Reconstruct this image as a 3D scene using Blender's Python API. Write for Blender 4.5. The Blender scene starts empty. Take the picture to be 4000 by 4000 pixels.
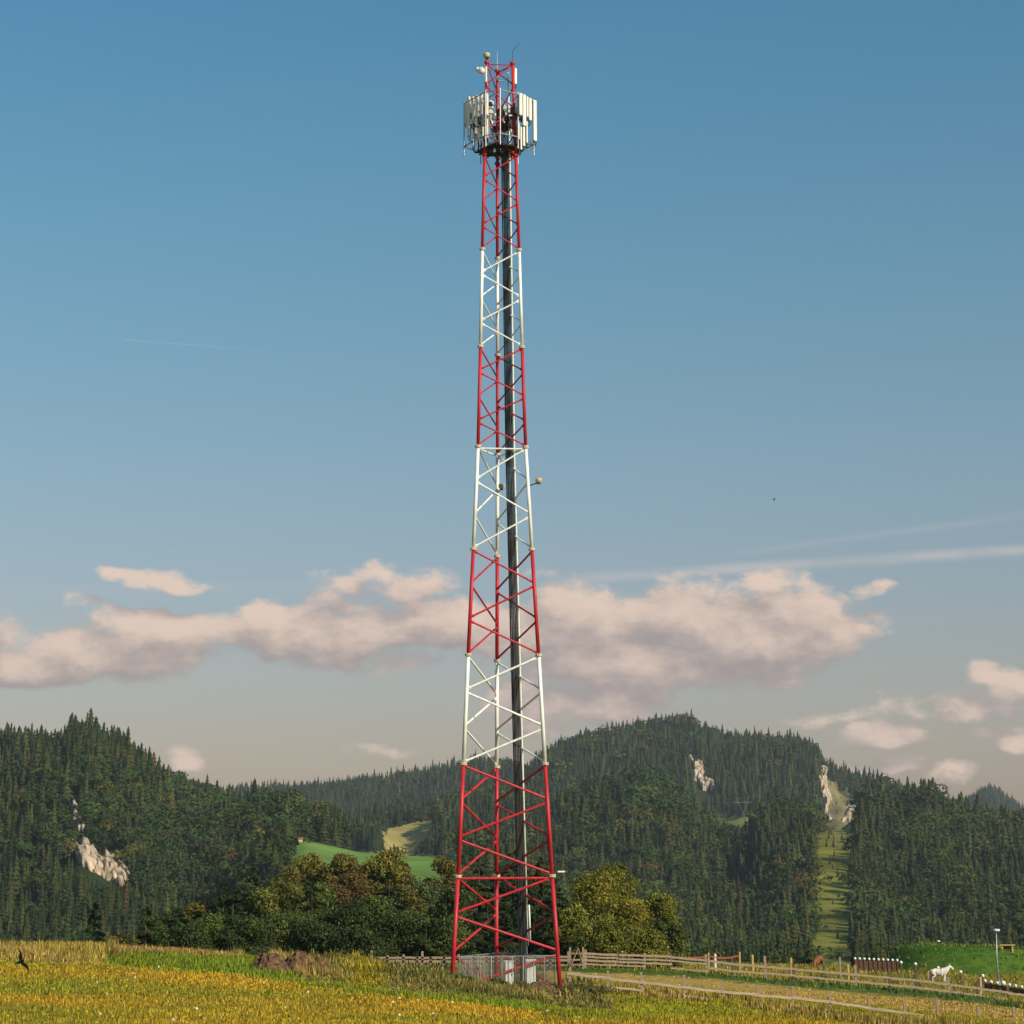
import bpy, math, random
import numpy as np
from mathutils import Vector, Matrix, Euler, noise as mnoise
random.seed(7); rng = np.random.default_rng(7)
C = bpy.context.scene.collection
R = math.radians
# ------------------------------------------------------------------ camera
FPX, CYP, PITCH, HC, ROLL = 8333.33, 1000.0, R(16.019), 6.394, -0.0058
cp, sp = math.cos(PITCH), math.sin(PITCH)
U = Vector((0, -sp, cp)); Fw = Vector((0, cp, sp)); Xw = Vector((1, 0, 0))
cr, sr = math.cos(ROLL), math.sin(ROLL)
right = Xw*cr + U*sr; up = -Xw*sr + U*cr
cam_d = bpy.data.cameras.new('camera'); cam = bpy.data.objects.new('camera', cam_d); C.objects.link(cam)
cam.matrix_world = Matrix(((right.x, up.x, -Fw.x, 0), (right.y, up.y, -Fw.y, 0), (right.z, up.z, -Fw.z, HC), (0, 0, 0, 1)))
cam_d.lens = 50; cam_d.sensor_width = 24; cam_d.sensor_fit = 'HORIZONTAL'; cam_d.shift_y = -0.25
cam_d.clip_start = 0.5; cam_d.clip_end = 30000
bpy.context.scene.camera = cam
def at(px, py, Y):
    """a point of the place seen at (px,py) of the 4000 px photograph, at distance Y north of the camera"""
    x, y = px-2000, py-CYP
    a = x*cr + y*sr; b = -x*sr + y*cr
    d = Fw + Xw*(a/FPX) - U*(b/FPX)
    return Vector((0, 0, HC)) + d*(Y/d.y)
def to_px(P):
    P = np.asarray(P, float); Z = P[..., 2]-HC
    z = P[..., 1]*cp + Z*sp; u = Z*cp - P[..., 1]*sp
    a = FPX*P[..., 0]/z; b = -FPX*u/z
    return 2000+a*cr-b*sr, CYP+b*cr+a*sr
# ------------------------------------------------------------------ light
SUN_AZ, SUN_EL = R(133), R(31)        # azimuth clockwise from +Y
sun_dir = Vector((math.sin(SUN_AZ)*math.cos(SUN_EL), math.cos(SUN_AZ)*math.cos(SUN_EL), math.sin(SUN_EL)))
sl = bpy.data.lights.new('sun', 'SUN'); sl.energy = 5.0; sl.angle = R(0.5); sl.color = (1.0, 0.86, 0.68)
so = bpy.data.objects.new('sun', sl); C.objects.link(so); so.rotation_euler = (-sun_dir).to_track_quat('-Z', 'Y').to_euler()
so.location = (60, -40, 80)
sc = bpy.context.scene
sc.view_settings.view_transform = 'Standard'; sc.view_settings.look = 'None'
sc.view_settings.exposure = 0.0; sc.view_settings.gamma = 1.0
sc.cycles.max_bounces = 6; sc.cycles.diffuse_bounces = 2; sc.cycles.transparent_max_bounces = 12; sc.cycles.volume_bounces = 0
sc.cycles.caustics_reflective = False; sc.cycles.caustics_refractive = False

class NT:
    def __init__(s, tree): s.t = tree; s.n = tree.nodes; s.l = tree.links
    def node(s, typ, **kw):
        n = s.n.new(typ)
        for k, v in kw.items():
            if k.startswith('i_'): n.inputs[k[2:].replace('_', ' ')].default_value = v
            else: setattr(n, k, v)
        return n
    def link(s, a, b): s.l.new(a, b)
    def setin(s, sock, v):
        if isinstance(v, bpy.types.NodeSocket): s.l.new(v, sock)
        else: sock.default_value = v
    def math(s, op, a, b=0.0, c=0.0, clamp=False):
        n = s.n.new('ShaderNodeMath'); n.operation = op; n.use_clamp = clamp
        for i, v in enumerate((a, b, c)):
            s.setin(n.inputs[i], v)
        return n.outputs[0]
    def mix(s, f, a, b, typ='MIX'):
        n = s.n.new('ShaderNodeMix'); n.data_type = 'RGBA'; n.blend_type = typ; n.clamp_factor = True
        s.setin(n.inputs[0], f)
        for i, v in ((6, a), (7, b)):
            if isinstance(v, tuple) and len(v) == 3: v = v+(1,)
            s.setin(n.inputs[i], v)
        return n.outputs[2]
    def step(s, v, lo, hi):
        n = s.n.new('ShaderNodeMapRange'); n.interpolation_type = 'SMOOTHSTEP'
        s.setin(n.inputs[0], v); n.inputs[1].default_value = lo; n.inputs[2].default_value = hi
        return n.outputs[0]

# world: Nishita sky with warm low air and bands of cumulus
def UV(px, py):
    p = at(px, py, 1.0); return p.x, p.z-HC
world = bpy.data.worlds.new('World'); sc.world = world; world.use_nodes = True
w = NT(world.node_tree); w.n.clear()
sky = w.node('ShaderNodeTexSky', sky_type='NISHITA', sun_disc=False, sun_elevation=SUN_EL, sun_rotation=SUN_AZ, altitude=600, air_density=1.15, dust_density=2.2, ozone_density=1.6)
tc = w.node('ShaderNodeTexCoord'); sx = w.node('ShaderNodeSeparateXYZ'); w.link(tc.outputs['Generated'], sx.inputs[0])
yy = w.math('MAXIMUM', sx.outputs[1], 0.05)
uu = w.math('DIVIDE', sx.outputs[0], yy); vv = w.math('DIVIDE', sx.outputs[2], yy)
fwd = w.step(sx.outputs[1], 0.1, 0.4)
el = sx.outputs[2]
ramp = w.node('ShaderNodeValToRGB'); w.link(w.math('MULTIPLY', el, 2.0), ramp.inputs[0])
SKYTINT = [(0.0, (0.93, 0.69, 0.61)), (0.12, (0.90, 0.70, 0.63)), (0.24, (0.82, 0.76, 0.74)), (0.36, (0.74, 0.82, 0.79)), (0.55, (0.59, 0.89, 0.86)), (0.85, (0.40, 0.90, 0.98)), (1.0, (0.30, 0.86, 0.98))]
cr_ = ramp.color_ramp
cr_.elements[0].position = SKYTINT[0][0]; cr_.elements[0].color = SKYTINT[0][1]+(1,)
cr_.elements[1].position = 1.0; cr_.elements[1].color = SKYTINT[-1][1]+(1,)
for p_, c_ in SKYTINT[1:-1]:
    e = cr_.elements.new(p_); e.color = c_+(1,)
skyc = w.mix(1.0, sky.outputs[0], ramp.outputs[0], 'MULTIPLY')
# cloud density group
g = bpy.data.node_groups.new('cloud_density', 'ShaderNodeTree')
g.interface.new_socket('u', in_out='INPUT', socket_type='NodeSocketFloat'); g.interface.new_socket('v', in_out='INPUT', socket_type='NodeSocketFloat')
g.interface.new_socket('d', in_out='OUTPUT', socket_type='NodeSocketFloat')
G = NT(g); gi = G.node('NodeGroupInput'); go = G.node('NodeGroupOutput')
comb = G.node('ShaderNodeCombineXYZ'); G.link(gi.outputs[0], comb.inputs[0]); G.link(G.math('MULTIPLY', gi.outputs[1], 1.7), comb.inputs[1])
wn = G.node('ShaderNodeTexNoise'); wn.inputs['Scale'].default_value = 14; wn.inputs['Detail'].default_value = 3; G.link(comb.outputs[0], wn.inputs['Vector'])
vm = G.node('ShaderNodeVectorMath', operation='SUBTRACT'); G.link(wn.outputs['Color'], vm.inputs[0]); vm.inputs[1].default_value = (0.5, 0.5, 0.5)
vs = G.node('ShaderNodeVectorMath', operation='SCALE'); G.link(vm.outputs[0], vs.inputs[0]); vs.inputs['Scale'].default_value = 0.035
base = G.node('ShaderNodeCombineXYZ'); G.link(gi.outputs[0], base.inputs[0]); G.link(gi.outputs[1], base.inputs[1])
wp = G.node('ShaderNodeVectorMath', operation='ADD'); G.link(base.outputs[0], wp.inputs[0]); G.link(vs.outputs[0], wp.inputs[1])
sw = G.node('ShaderNodeSeparateXYZ'); G.link(wp.outputs[0], sw.inputs[0])
CLOUDS = [(430, 2520, 400, 105, 1), (150, 2575, 210, 75, .9), (620, 2430, 330, 80, 1), (1010, 2410, 300, 90, .8), (1180, 2480, 330, 90, 1), (1500, 2455, 320, 105, 1), (1850, 2450, 330, 150, 1),
          (1600, 2590, 160, 50, .5), (2250, 2470, 380, 180, 1), (2700, 2400, 420, 140, 1), (2960, 2420, 300, 150, 1.1), (3230, 2480, 190, 75, .9), (2500, 2590, 560, 100, 1), (2300, 2720, 330, 75, .8), (2100, 2780, 250, 60, .6),
          (620, 2235, 190, 36, .75), (1570, 2240, 180, 58, .65), (1400, 2280, 130, 45, .35), (1290, 2335, 90, 35, .35), (30, 2430, 70, 50, .3),
          (3700, 2770, 190, 55, .7), (3930, 2715, 170, 70, .8), (3440, 2885, 220, 40, .6), (3780, 2870, 200, 32, .5), (3310, 2990, 90, 40, .4), (3480, 3000, 120, 32, .7), (3970, 2920, 80, 36, .7), (3710, 3025, 90, 22, .3), (3400, 2290, 70, 30, .3), (715, 2990, 75, 30, .28), (1440, 2960, 120, 20, .3), (3350, 2810, 200, 25, .3)]
env = None
for (cx, cy, rx, ry, k) in CLOUDS:
    u0, v0 = UV(cx, cy)
    du = G.math('MULTIPLY', G.math('SUBTRACT', sw.outputs[0], u0), 8333/rx*0.93)
    dv = G.math('MULTIPLY', G.math('SUBTRACT', sw.outputs[1], v0), 8333/ry*0.87)
    d2 = G.math('ADD', G.math('MULTIPLY', du, du), G.math('MULTIPLY', dv, dv))
    e = G.math('MULTIPLY', G.math('SUBTRACT', 1.25, d2), k)
    env = e if env is None else G.math('SMOOTH_MAX', env, e, 0.25)
fn = G.node('ShaderNodeTexNoise'); fn.inputs['Scale'].default_value = 28; fn.inputs['Detail'].default_value = 8; fn.inputs['Roughness'].default_value = 0.62; G.link(comb.outputs[0], fn.inputs['Vector'])
fb = G.math('MULTIPLY', G.math('SUBTRACT', fn.outputs[0], 0.5), 3.9)
dd = G.math('ADD', G.math('MINIMUM', env, 1.3), fb)
G.link(dd, go.inputs[0])
def cden(u, v):
    n = w.n.new('ShaderNodeGroup'); n.node_tree = g; w.setin(n.inputs[0], u); w.setin(n.inputs[1], v); return n.outputs[0]
d0 = cden(uu, vv); d1 = cden(w.math('ADD', uu, 0.005), w.math('ADD', vv, 0.011))
alpha = w.math('MULTIPLY', w.step(d0, -0.1, 0.75), 0.9)
lit = w.step(w.math('SUBTRACT', d0, d1), -1.0, 1.5)
ccol = w.mix(lit, (3.3, 2.65, 2.5), (7.6, 5.7, 4.5))
alpha = w.math('MULTIPLY', alpha, fwd)
# condensation trails
def trail(x0, y0, x1, y1, wd, amt, soft0, soft1):
    a0, b0 = UV(x0, y0); a1, b1 = UV(x1, y1)
    s = (b1-b0)/(a1-a0)
    off = w.math('SUBTRACT', vv, w.math('MULTIPLY_ADD', uu, s, b0-s*a0))
    band = w.math('SUBTRACT', 1.0, w.step(w.math('ABSOLUTE', off), 0.0, wd))
    lo = w.step(uu, a0-soft0, a0+soft0); hi = w.math('SUBTRACT', 1.0, w.step(uu, a1-soft1, a1+soft1))
    return w.math('MULTIPLY', w.math('MULTIPLY', w.math('MULTIPLY', band, lo), hi), amt)
tr = w.math('ADD', trail(2250, 2262, 4300, 2128, 0.0042, .46, .03, .02), trail(2900, 2160, 4200, 1985, 0.003, .14, .03, .02))
tr = w.math('ADD', tr, trail(0, 2310, 1700, 2270, 0.005, .10, .03, .05))
tr = w.math('ADD', tr, trail(490, 1328, 900, 1358, 0.0005, .30, .001, .03))
tn = w.node('ShaderNodeTexNoise'); tn.inputs['Scale'].default_value = 22; tn.inputs['Detail'].default_value = 6; tm_ = w.node('ShaderNodeCombineXYZ'); w.link(uu, tm_.inputs[0]); w.link(w.math('MULTIPLY', vv, 5.0), tm_.inputs[1]); w.link(tm_.outputs[0], tn.inputs['Vector'])
tr = w.math('MULTIPLY', tr, w.math('MULTIPLY_ADD', w.step(tn.outputs[0], 0.3, 0.7), 0.75, 0.42))
tr = w.math('MULTIPLY', tr, fwd, clamp=True)
skyc = w.mix(tr, skyc, (6.0, 5.2, 4.9))
skyc = w.mix(alpha, skyc, ccol)
bg = w.node('ShaderNodeBackground'); w.link(skyc, bg.inputs[0]); bg.inputs[1].default_value = 0.115
wo = w.node('ShaderNodeOutputWorld'); w.link(bg.outputs[0], wo.inputs[0])
world.cycles.sampling_method = 'MANUAL'; world.cycles.sample_map_resolution = 512
# ------------------------------------------------------------------ materials
MATS = {}
def mat(name, col, rough=0.7, metal=0.0, var=0.15, scale=3.0, attr=False, trans=0.0, col2=None, bump=0.0, spec=0.3, detail=4.0, streak=None):
    if name in MATS: return MATS[name]
    m = bpy.data.materials.new(name); m.use_nodes = True; t = NT(m.node_tree); t.n.clear()
    out = t.node('ShaderNodeOutputMaterial'); b = t.node('ShaderNodeBsdfPrincipled')
    b.inputs['Roughness'].default_value = rough; b.inputs['Metallic'].default_value = metal; b.inputs['Specular IOR Level'].default_value = spec
    tc = t.node('ShaderNodeTexCoord'); nz = t.node('ShaderNodeTexNoise'); nz.inputs['Scale'].default_value = scale; nz.inputs['Detail'].default_value = detail
    if streak:
        mp = t.node('ShaderNodeMapping'); mp.inputs['Scale'].default_value = streak; t.link(tc.outputs['Object'], mp.inputs[0]); t.link(mp.outputs[0], nz.inputs['Vector'])
    else: t.link(tc.outputs['Object'], nz.inputs['Vector'])
    f = t.step(nz.outputs[0], 0.3, 0.7)
    if attr:
        a = t.node('ShaderNodeVertexColor', layer_name='col'); c = a.outputs[0]
        dk = t.mix(1.0, c, (1-var, 1-var, 1-var), 'MULTIPLY'); c = t.mix(f, dk, c)
    else:
        c2 = col2 or tuple(x*(1-var) for x in col); c = t.mix(f, c2, col)
    t.link(c, b.inputs['Base Color'])
    if bump:
        bp = t.node('ShaderNodeBump'); bp.inputs['Strength'].default_value = bump; bp.inputs['Distance'].default_value = 0.05
        t.link(nz.outputs[0], bp.inputs['Height']); t.link(bp.outputs[0], b.inputs['Normal'])
    if trans:
        tl = t.node('ShaderNodeBsdfTranslucent'); t.link(c, tl.inputs[0]); ms = t.node('ShaderNodeMixShader'); ms.inputs[0].default_value = trans
        t.link(b.outputs[0], ms.inputs[1]); t.link(tl.outputs[0], ms.inputs[2]); t.link(ms.outputs[0], out.inputs[0])
    else: t.link(b.outputs[0], out.inputs[0])
    MATS[name] = m; return m
RED = mat('red_paint', (0.56, 0.026, 0.032), 0.45, scale=2.0, col2=(0.36, 0.020, 0.026), streak=(2, 2, .5), detail=8)
WHITE = mat('white_paint', (0.84, 0.85, 0.78), 0.45, var=0.22, scale=2.2, streak=(2, 2, .5))
GALV = mat('galvanised_steel', (0.42, 0.42, 0.39), 0.45, 0.5, var=0.3)
DARKM = mat('dark_steel', (0.07, 0.065, 0.06), 0.6, 0.3, var=0.3)
CABLE = mat('black_cable', (0.014, 0.014, 0.016), 0.45, var=0.4, scale=6)
PANEL = mat('antenna_cover', (0.78, 0.77, 0.68), 0.5, var=0.08)
PANELB = mat('radio_grey', (0.50, 0.49, 0.44), 0.5, var=0.15)
LAMPY = mat('lamp_yellow', (0.62, 0.50, 0.26), 0.4)
WOOD = mat('weathered_wood', (0.36, 0.26, 0.18), 0.85, var=0.4, scale=4, streak=(1, 1, 8))
WOODL = mat('pale_board', (0.60, 0.45, 0.33), 0.85, var=0.3, scale=2, streak=(1, 1, 6))
WOODD = mat('dark_post_wood', (0.13, 0.10, 0.06), 0.9, var=0.5, scale=4)
WOODY = mat('yellow_post_wood', (0.52, 0.34, 0.12), 0.8, var=0.2)
BROWN = mat('brown_plank', (0.13, 0.055, 0.035), 0.75, var=0.4, scale=4)
CAPW = mat('white_cap', (0.78, 0.74, 0.70), 0.5)
SOIL = mat('dug_soil', (0.20, 0.105, 0.05), 0.95, col2=(0.05, 0.03, 0.015), scale=5.5, bump=0.8)
ROCK = mat('limestone', (0.64, 0.47, 0.34), 0.9, col2=(0.17, 0.14, 0.085), scale=0.16, bump=0.8, detail=10)
LEAF = mat('leaves', (0, 0, 0), 0.65, attr=True, var=0.25, scale=0.6, trans=0.22, spec=0.25)
FARLEAF = mat('far_foliage', (0, 0, 0), 0.8, attr=True, var=0.2, scale=0.03, trans=0.12, spec=0.1)
GRASSM = mat('grass_blades', (0, 0, 0), 0.7, attr=True, var=0.2, scale=0.5, trans=0.25, spec=0.15)
GROUNDM = mat('turf', (0, 0, 0), 0.95, attr=True, var=0.35, scale=1.7, spec=0.05, bump=0.3, detail=8)
HILLM = mat('hillside', (0, 0, 0), 0.95, attr=True, var=0.3, scale=0.05, spec=0.05, detail=8)
BARK = mat('bark', (0.10, 0.07, 0.05), 0.9, var=0.4, scale=4)
TAPE = mat('orange_tape', (0.45, 0.10, 0.04), 0.5, var=0.1)
# ------------------------------------------------------------------ object helpers
def link(o, parent=None):
    C.objects.link(o)
    if parent is not None: o.parent = parent
    return o
def tag(o, label=None, cat=None, group=None, kind=None):
    if label: o['label'] = label
    if cat: o['category'] = cat
    if group: o['group'] = group
    if kind: o['kind'] = kind
    return o
def empty(name, loc, label, cat, group=None, rz=0.0):
    o = bpy.data.objects.new(name, None); o.empty_display_size = 0.5; C.objects.link(o)
    o.location = loc; o.rotation_euler = (0, 0, rz); return tag(o, label, cat, group)
class MB:
    def __init__(s): s.v = []; s.f = []
    def add(s, vs, fs):
        b = len(s.v); s.v += [tuple(v) for v in vs]; s.f += [tuple(b+i for i in f) for f in fs]; return s
    def box(s, c, d, rz=0.0, rot=None):
        M = rot if rot is not None else Matrix.Rotation(rz, 3, 'Z'); c = Vector(c)
        vs = [c+M@Vector((sx*d[0]/2, sy*d[1]/2, sz*d[2]/2)) for sz in (-1, 1) for sx, sy in ((-1, -1), (1, -1), (1, 1), (-1, 1))]
        return s.add(vs, [(3, 2, 1, 0), (4, 5, 6, 7), (0, 1, 5, 4), (1, 2, 6, 5), (2, 3, 7, 6), (3, 0, 4, 7)])
    def rbox(s, c, d, rz=0.0, b=0.02):
        """upright box with chamfered vertical edges and top"""
        M = Matrix.Rotation(rz, 3, 'Z'); c = Vector(c); hx, hy, hz = d[0]/2, d[1]/2, d[2]/2
        def ring(z, i):
            x, y = hx-i, hy-i
            return [c+M@Vector(p) for p in ((-x+b, -y, z), (x-b, -y, z), (x, -y+b, z), (x, y-b, z), (x-b, y, z), (-x+b, y, z), (-x, y-b, z), (-x, -y+b, z))]
        vs = ring(-hz, b*.6)+ring(-hz+b, 0)+ring(hz-b, 0)+ring(hz, b*.6)
        fs = [tuple(range(7, -1, -1)), tuple(range(24, 32))]
        for k in range(3):
            for i in range(8): fs.append((k*8+i, k*8+(i+1) % 8, k*8+8+(i+1) % 8, k*8+8+i))
        return s.add(vs, fs)
    def tube(s, a, b, r0, r1=None, n=8, caps=True):
        return s.path([a, b], [r0, r0 if r1 is None else r1], n, caps)
    def path(s, pts, rs, n=8, caps=True):
        pts = [Vector(p) for p in pts]
        if not isinstance(rs, (list, tuple)): rs = [rs]*len(pts)
        vs = []; ref = None
        for i, p in enumerate(pts):
            t = (pts[min(i+1, len(pts)-1)]-pts[max(i-1, 0)]).normalized()
            if ref is None: ref = Vector((0, 0, 1)) if abs(t.z) < .9 else Vector((1, 0, 0))
            a = t.cross(ref).normalized(); c = a.cross(t).normalized(); ref = c if abs(t.dot(c)) < .9 else ref
            for k in range(n):
                an = 2*math.pi*k/n; vs.append(p+(a*math.cos(an)+c*math.sin(an))*rs[i])
        fs = [(i*n+k, i*n+(k+1) % n, (i+1)*n+(k+1) % n, (i+1)*n+k) for i in range(len(pts)-1) for k in range(n)]
        if caps: fs += [tuple(range(n-1, -1, -1)), tuple(range((len(pts)-1)*n, len(pts)*n))]
        return s.add(vs, fs)
    def lathe(s, c, prof, n=16, rot=None):
        c = Vector(c); M = rot or Matrix.Identity(3)
        vs = [c+M@Vector((r*math.cos(2*math.pi*k/n), r*math.sin(2*math.pi*k/n), z)) for r, z in prof for k in range(n)]
        fs = [(i*n+k, i*n+(k+1) % n, (i+1)*n+(k+1) % n, (i+1)*n+k) for i in range(len(prof)-1) for k in range(n)]
        fs += [tuple(range(n-1, -1, -1)), tuple(range((len(prof)-1)*n, len(prof)*n))]
        return s.add(vs, fs)
    def build(s, name, m, parent=None, smooth=False):
        me = bpy.data.meshes.new(name); me.from_pydata(s.v, [], s.f); me.materials.append(m)
        if smooth: me.shade_smooth()
        me.update(); return link(bpy.data.objects.new(name, me), parent)
def bigmesh(name, V, F, col, m, parent=None, smooth=False):
    """V (n,3), F (m,k) all the same k, col (n,3) per vertex"""
    me = bpy.data.meshes.new(name); V = np.ascontiguousarray(V, np.float32); F = np.ascontiguousarray(F, np.int32); k = F.shape[1]
    me.vertices.add(len(V)); me.vertices.foreach_set('co', V.ravel())
    me.loops.add(F.size); me.loops.foreach_set('vertex_index', F.ravel())
    me.polygons.add(len(F)); me.polygons.foreach_set('loop_start', np.arange(0, F.size, k, dtype=np.int32))
    if smooth: me.polygons.foreach_set('use_smooth', np.ones(len(F), bool))
    me.update(calc_edges=True)
    if col is not None:
        a = me.color_attributes.new('col', 'FLOAT_COLOR', 'POINT')
        a.data.foreach_set('color', np.concatenate([np.asarray(col, np.float32), np.ones((len(V), 1), np.float32)], 1).ravel())
    me.materials.append(m)
    return link(bpy.data.objects.new(name, me), parent)
# value noise for numpy
def vnoise(x, y, seed=0):
    xi = np.floor(x).astype(np.int64); yi = np.floor(y).astype(np.int64); fx = x-xi; fy = y-yi
    fx = fx*fx*(3-2*fx); fy = fy*fy*(3-2*fy)
    def h(a, b):
        n = (a*374761393+b*668265263+seed*974634777) & 0x7fffffff; n = ((n ^ (n >> 13))*1274126177) & 0x7fffffff; return ((n ^ (n >> 16)) & 0xffff)/65535.0
    return (h(xi, yi)*(1-fx)+h(xi+1, yi)*fx)*(1-fy)+(h(xi, yi+1)*(1-fx)+h(xi+1, yi+1)*fx)*fy
def fbm(x, y, o=4, seed=0):
    s = 0; a = 1; t = 0
    for i in range(o): s = s+a*vnoise(x*2**i+i*17.3, y*2**i-i*9.1, seed+i); t += a; a *= .5
    return s/t-.5
# ------------------------------------------------------------------ terrain
CTRL = [(0, 4000, 58), (1000, 4000, 60), (2000, 4000, 66), (3000, 4000, 92), (4000, 4000, 114), (0, 3850, 76), (0, 3740, 92), (0, 3697, 106), (500, 3712, 106), (1000, 3850, 86), (1000, 3745, 112),
        (2000, 3910, 100), (2190, 3870, 121.5), (1500, 3800, 122), (1700, 3775, 150), (2285, 3784, 150), (2758, 3803, 152), (3101, 3834, 153), (3344, 3848, 154), (3939, 3913, 155),
        (2671, 3888, 122), (3397, 3984, 116), (3961, 4040, 112), (3679, 3841, 190), (3195, 3786, 225), (2900, 3775, 200), (2400, 3770, 190)]
cpts = [tuple(at(*c)) for c in CTRL]
cpts += [(-4.6, 122.5, .3), (0, 0, 4.8), (-20, 20, 4.6), (20, 20, 4.0), (-60, 60, 4.5), (60, 60, 0.5), (-16, 130, 1.3), (-16, 155, -.5), (-34, 150, -1.5), (-45, 180, -3), (-8, 175, -.8), (0, 240, -3.5), (-50, 240, -5), (60, 240, -4.5), (-90, 140, 1.0), (90, 140, -4), (30, 262, -4.2), (-60, 110, 3.2)]
cpts = np.array(cpts); CX, CZ = cpts[:, :2], cpts[:, 2]
def phi(A, B): return np.sqrt(((A[:, None, :]-B[None])**2).sum(-1)+100.0)
n_ = len(CX); K = np.zeros((n_+3, n_+3)); K[:n_, :n_] = phi(CX, CX)-np.eye(n_)*.15; P_ = np.concatenate([np.ones((n_, 1)), CX], 1); K[:n_, n_:] = P_; K[n_:, :n_] = P_.T
W_ = np.linalg.solve(K, np.concatenate([CZ, [0, 0, 0]]))
def zlocal(x, y):
    q = np.stack([np.ravel(x), np.ravel(y)], 1); out = np.empty(len(q))
    for i in range(0, len(q), 20000):
        b = q[i:i+20000]; out[i:i+20000] = phi(b, CX)@W_[:n_]+np.concatenate([np.ones((len(b), 1)), b], 1)@W_[n_:]
    return out.reshape(np.shape(x))
def sstep(a, b, x): t = np.clip((x-a)/(b-a), 0, 1); return t*t*(3-2*t)
MOUND = at(3765, 3790, 226)
def zground(x, y):
    x = np.asarray(x, float); y = np.asarray(y, float)
    z = zlocal(np.clip(x, -150, 150), np.clip(y, -40, 290))
    z = z+fbm(x*.12, y*.12, 3, 5)*.28
    far = sstep(235, 330, y); z = z*(1-far)+(-9.0)*far
    z = z-17*sstep(300, 600, y)
    # grassy earth mound on the right
    r2 = (np.abs(x-MOUND.x-1.2)/8.8)**2.8+((y-228)/11.0)**2
    return z+2.55*(1-sstep(.25, 1.25, r2))
def zg(x, y): return float(zground(np.array([x]), np.array([y]))[0])
def onground(px, Y, py=3800):
    p = at(px, py, Y)
    for _ in range(4):
        z = zg(p.x, p.y); q = to_px((p.x, p.y, z)); p = at(px, q[1], Y)
    return Vector((p.x, p.y, zg(p.x, p.y)))
def hit(px, py, y0=40, y1=300):
    """where the line of sight through (px,py) meets the local ground"""
    ys = np.linspace(y0, y1, 800); a = at(px, py, 1.0); X = a.x*ys; Z = HC+(a.z-HC)*ys
    below = np.nonzero(Z < zground(X, ys))[0]
    if len(below) == 0: return None
    i = below[0]; return Vector((X[i], ys[i], zg(X[i], ys[i])))
# hills: crest polylines (px, py of the ground on the crest), distance of crest, depth of the front slope
HILLS = [
 ('A', 1300, 620, 118, [(-900, 2950), (-300, 2900), (0, 2840), (110, 2860), (220, 2865), (280, 2850), (340, 2815), (420, 2850), (500, 2895), (560, 2935), (620, 2975), (700, 3020), (780, 3050), (850, 3050), (900, 3085), (960, 3140), (1050, 3260), (1200, 3420), (1500, 3600)]),
 ('A2', 1080, 380, 108, [(350, 3800), (550, 3480), (660, 3290), (780, 3180), (880, 3110), (960, 3085), (1050, 3075), (1120, 3075), (1180, 3100), (1300, 3150), (1400, 3240), (1480, 3310), (1560, 3400), (1650, 3500), (1900, 3700)]),
 ('M', 900, 320, 0, [(600, 3900), (850, 3600), (1000, 3370), (1100, 3305), (1195, 3283), (1270, 3300), (1400, 3328), (1550, 3342), (1720, 3346), (1850, 3350), (2000, 3400), (2200, 3550), (2400, 3900)]),
 ('B2', 1800, 600, 78, [(900, 3800), (1200, 3350), (1350, 3190), (1450, 3160), (1560, 3140), (1700, 3100), (1800, 3060), (1850, 3050), (1950, 3060), (2050, 3080), (2200, 3150), (2300, 3300), (2500, 3800)]),
 ('B', 2900, 800, 48, [(600, 3200), (900, 3080), (1000, 3065), (1200, 3050), (1300, 3040), (1450, 3015), (1600, 3000), (1700, 2985), (1800, 2970), (1900, 2955), (1960, 2965), (2060, 3000), (2200, 3100), (2400, 3300)]),
 ('C', 2400, 850, 60, [(1950, 3200), (2040, 3010), (2120, 2935), (2200, 2900), (2300, 2860), (2400, 2830), (2460, 2805), (2540, 2790), (2620, 2772), (2690, 2765), (2740, 2800), (2820, 2840), (2880, 2845), (2950, 2850), (3000, 2865), (3080, 2870), (3110, 2880), (3170, 2900), (3200, 2935), (3240, 2978), (3290, 3013), (3330, 3028), (3400, 3035), (3520, 3065), (3650, 3150), (3750, 3350)]),
 ('D', 1450, 560, 98, [(1750, 3700), (1950, 3300), (2100, 3130), (2300, 3050), (2400, 3005), (2500, 2988), (2600, 3040), (2700, 3130), (2800, 3200), (2870, 3225), (2930, 3210), (3000, 3130), (3070, 3110), (3140, 3130), (3180, 3180), (3210, 3300), (3260, 3420), (3400, 3600)]),
 ('K', 1350, 640, 0, [(2850, 3900), (3050, 3300), (3150, 3250), (3200, 3243), (3330, 3243), (3380, 3260), (3500, 3330), (3800, 3900)]),
 ('E', 1500, 780, 94, [(3270, 3600), (3315, 3420), (3345, 3240), (3362, 3080), (3400, 3045), (3480, 3070), (3560, 3080), (3610, 3060), (3660, 3075), (3700, 3125), (3780, 3150), (3850, 3170), (3950, 3180), (4000, 3190), (4300, 3230), (4800, 3200)]),
 ('F', 4000, 800, 28, [(3600, 3300), (3700, 3180), (3770, 3130), (3820, 3098), (3865, 3078), (3900, 3088), (3950, 3128), (4000, 3170), (4150, 3230), (4800, 3240)]),
]
HT = []
for nm, D, W, add, pts in HILLS:
    ps = [at(x, y+add, D) for x, y in pts]; HT.append((nm, D, W, np.array([p.x/D for p in ps]), np.array([p.z for p in ps])))
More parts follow.
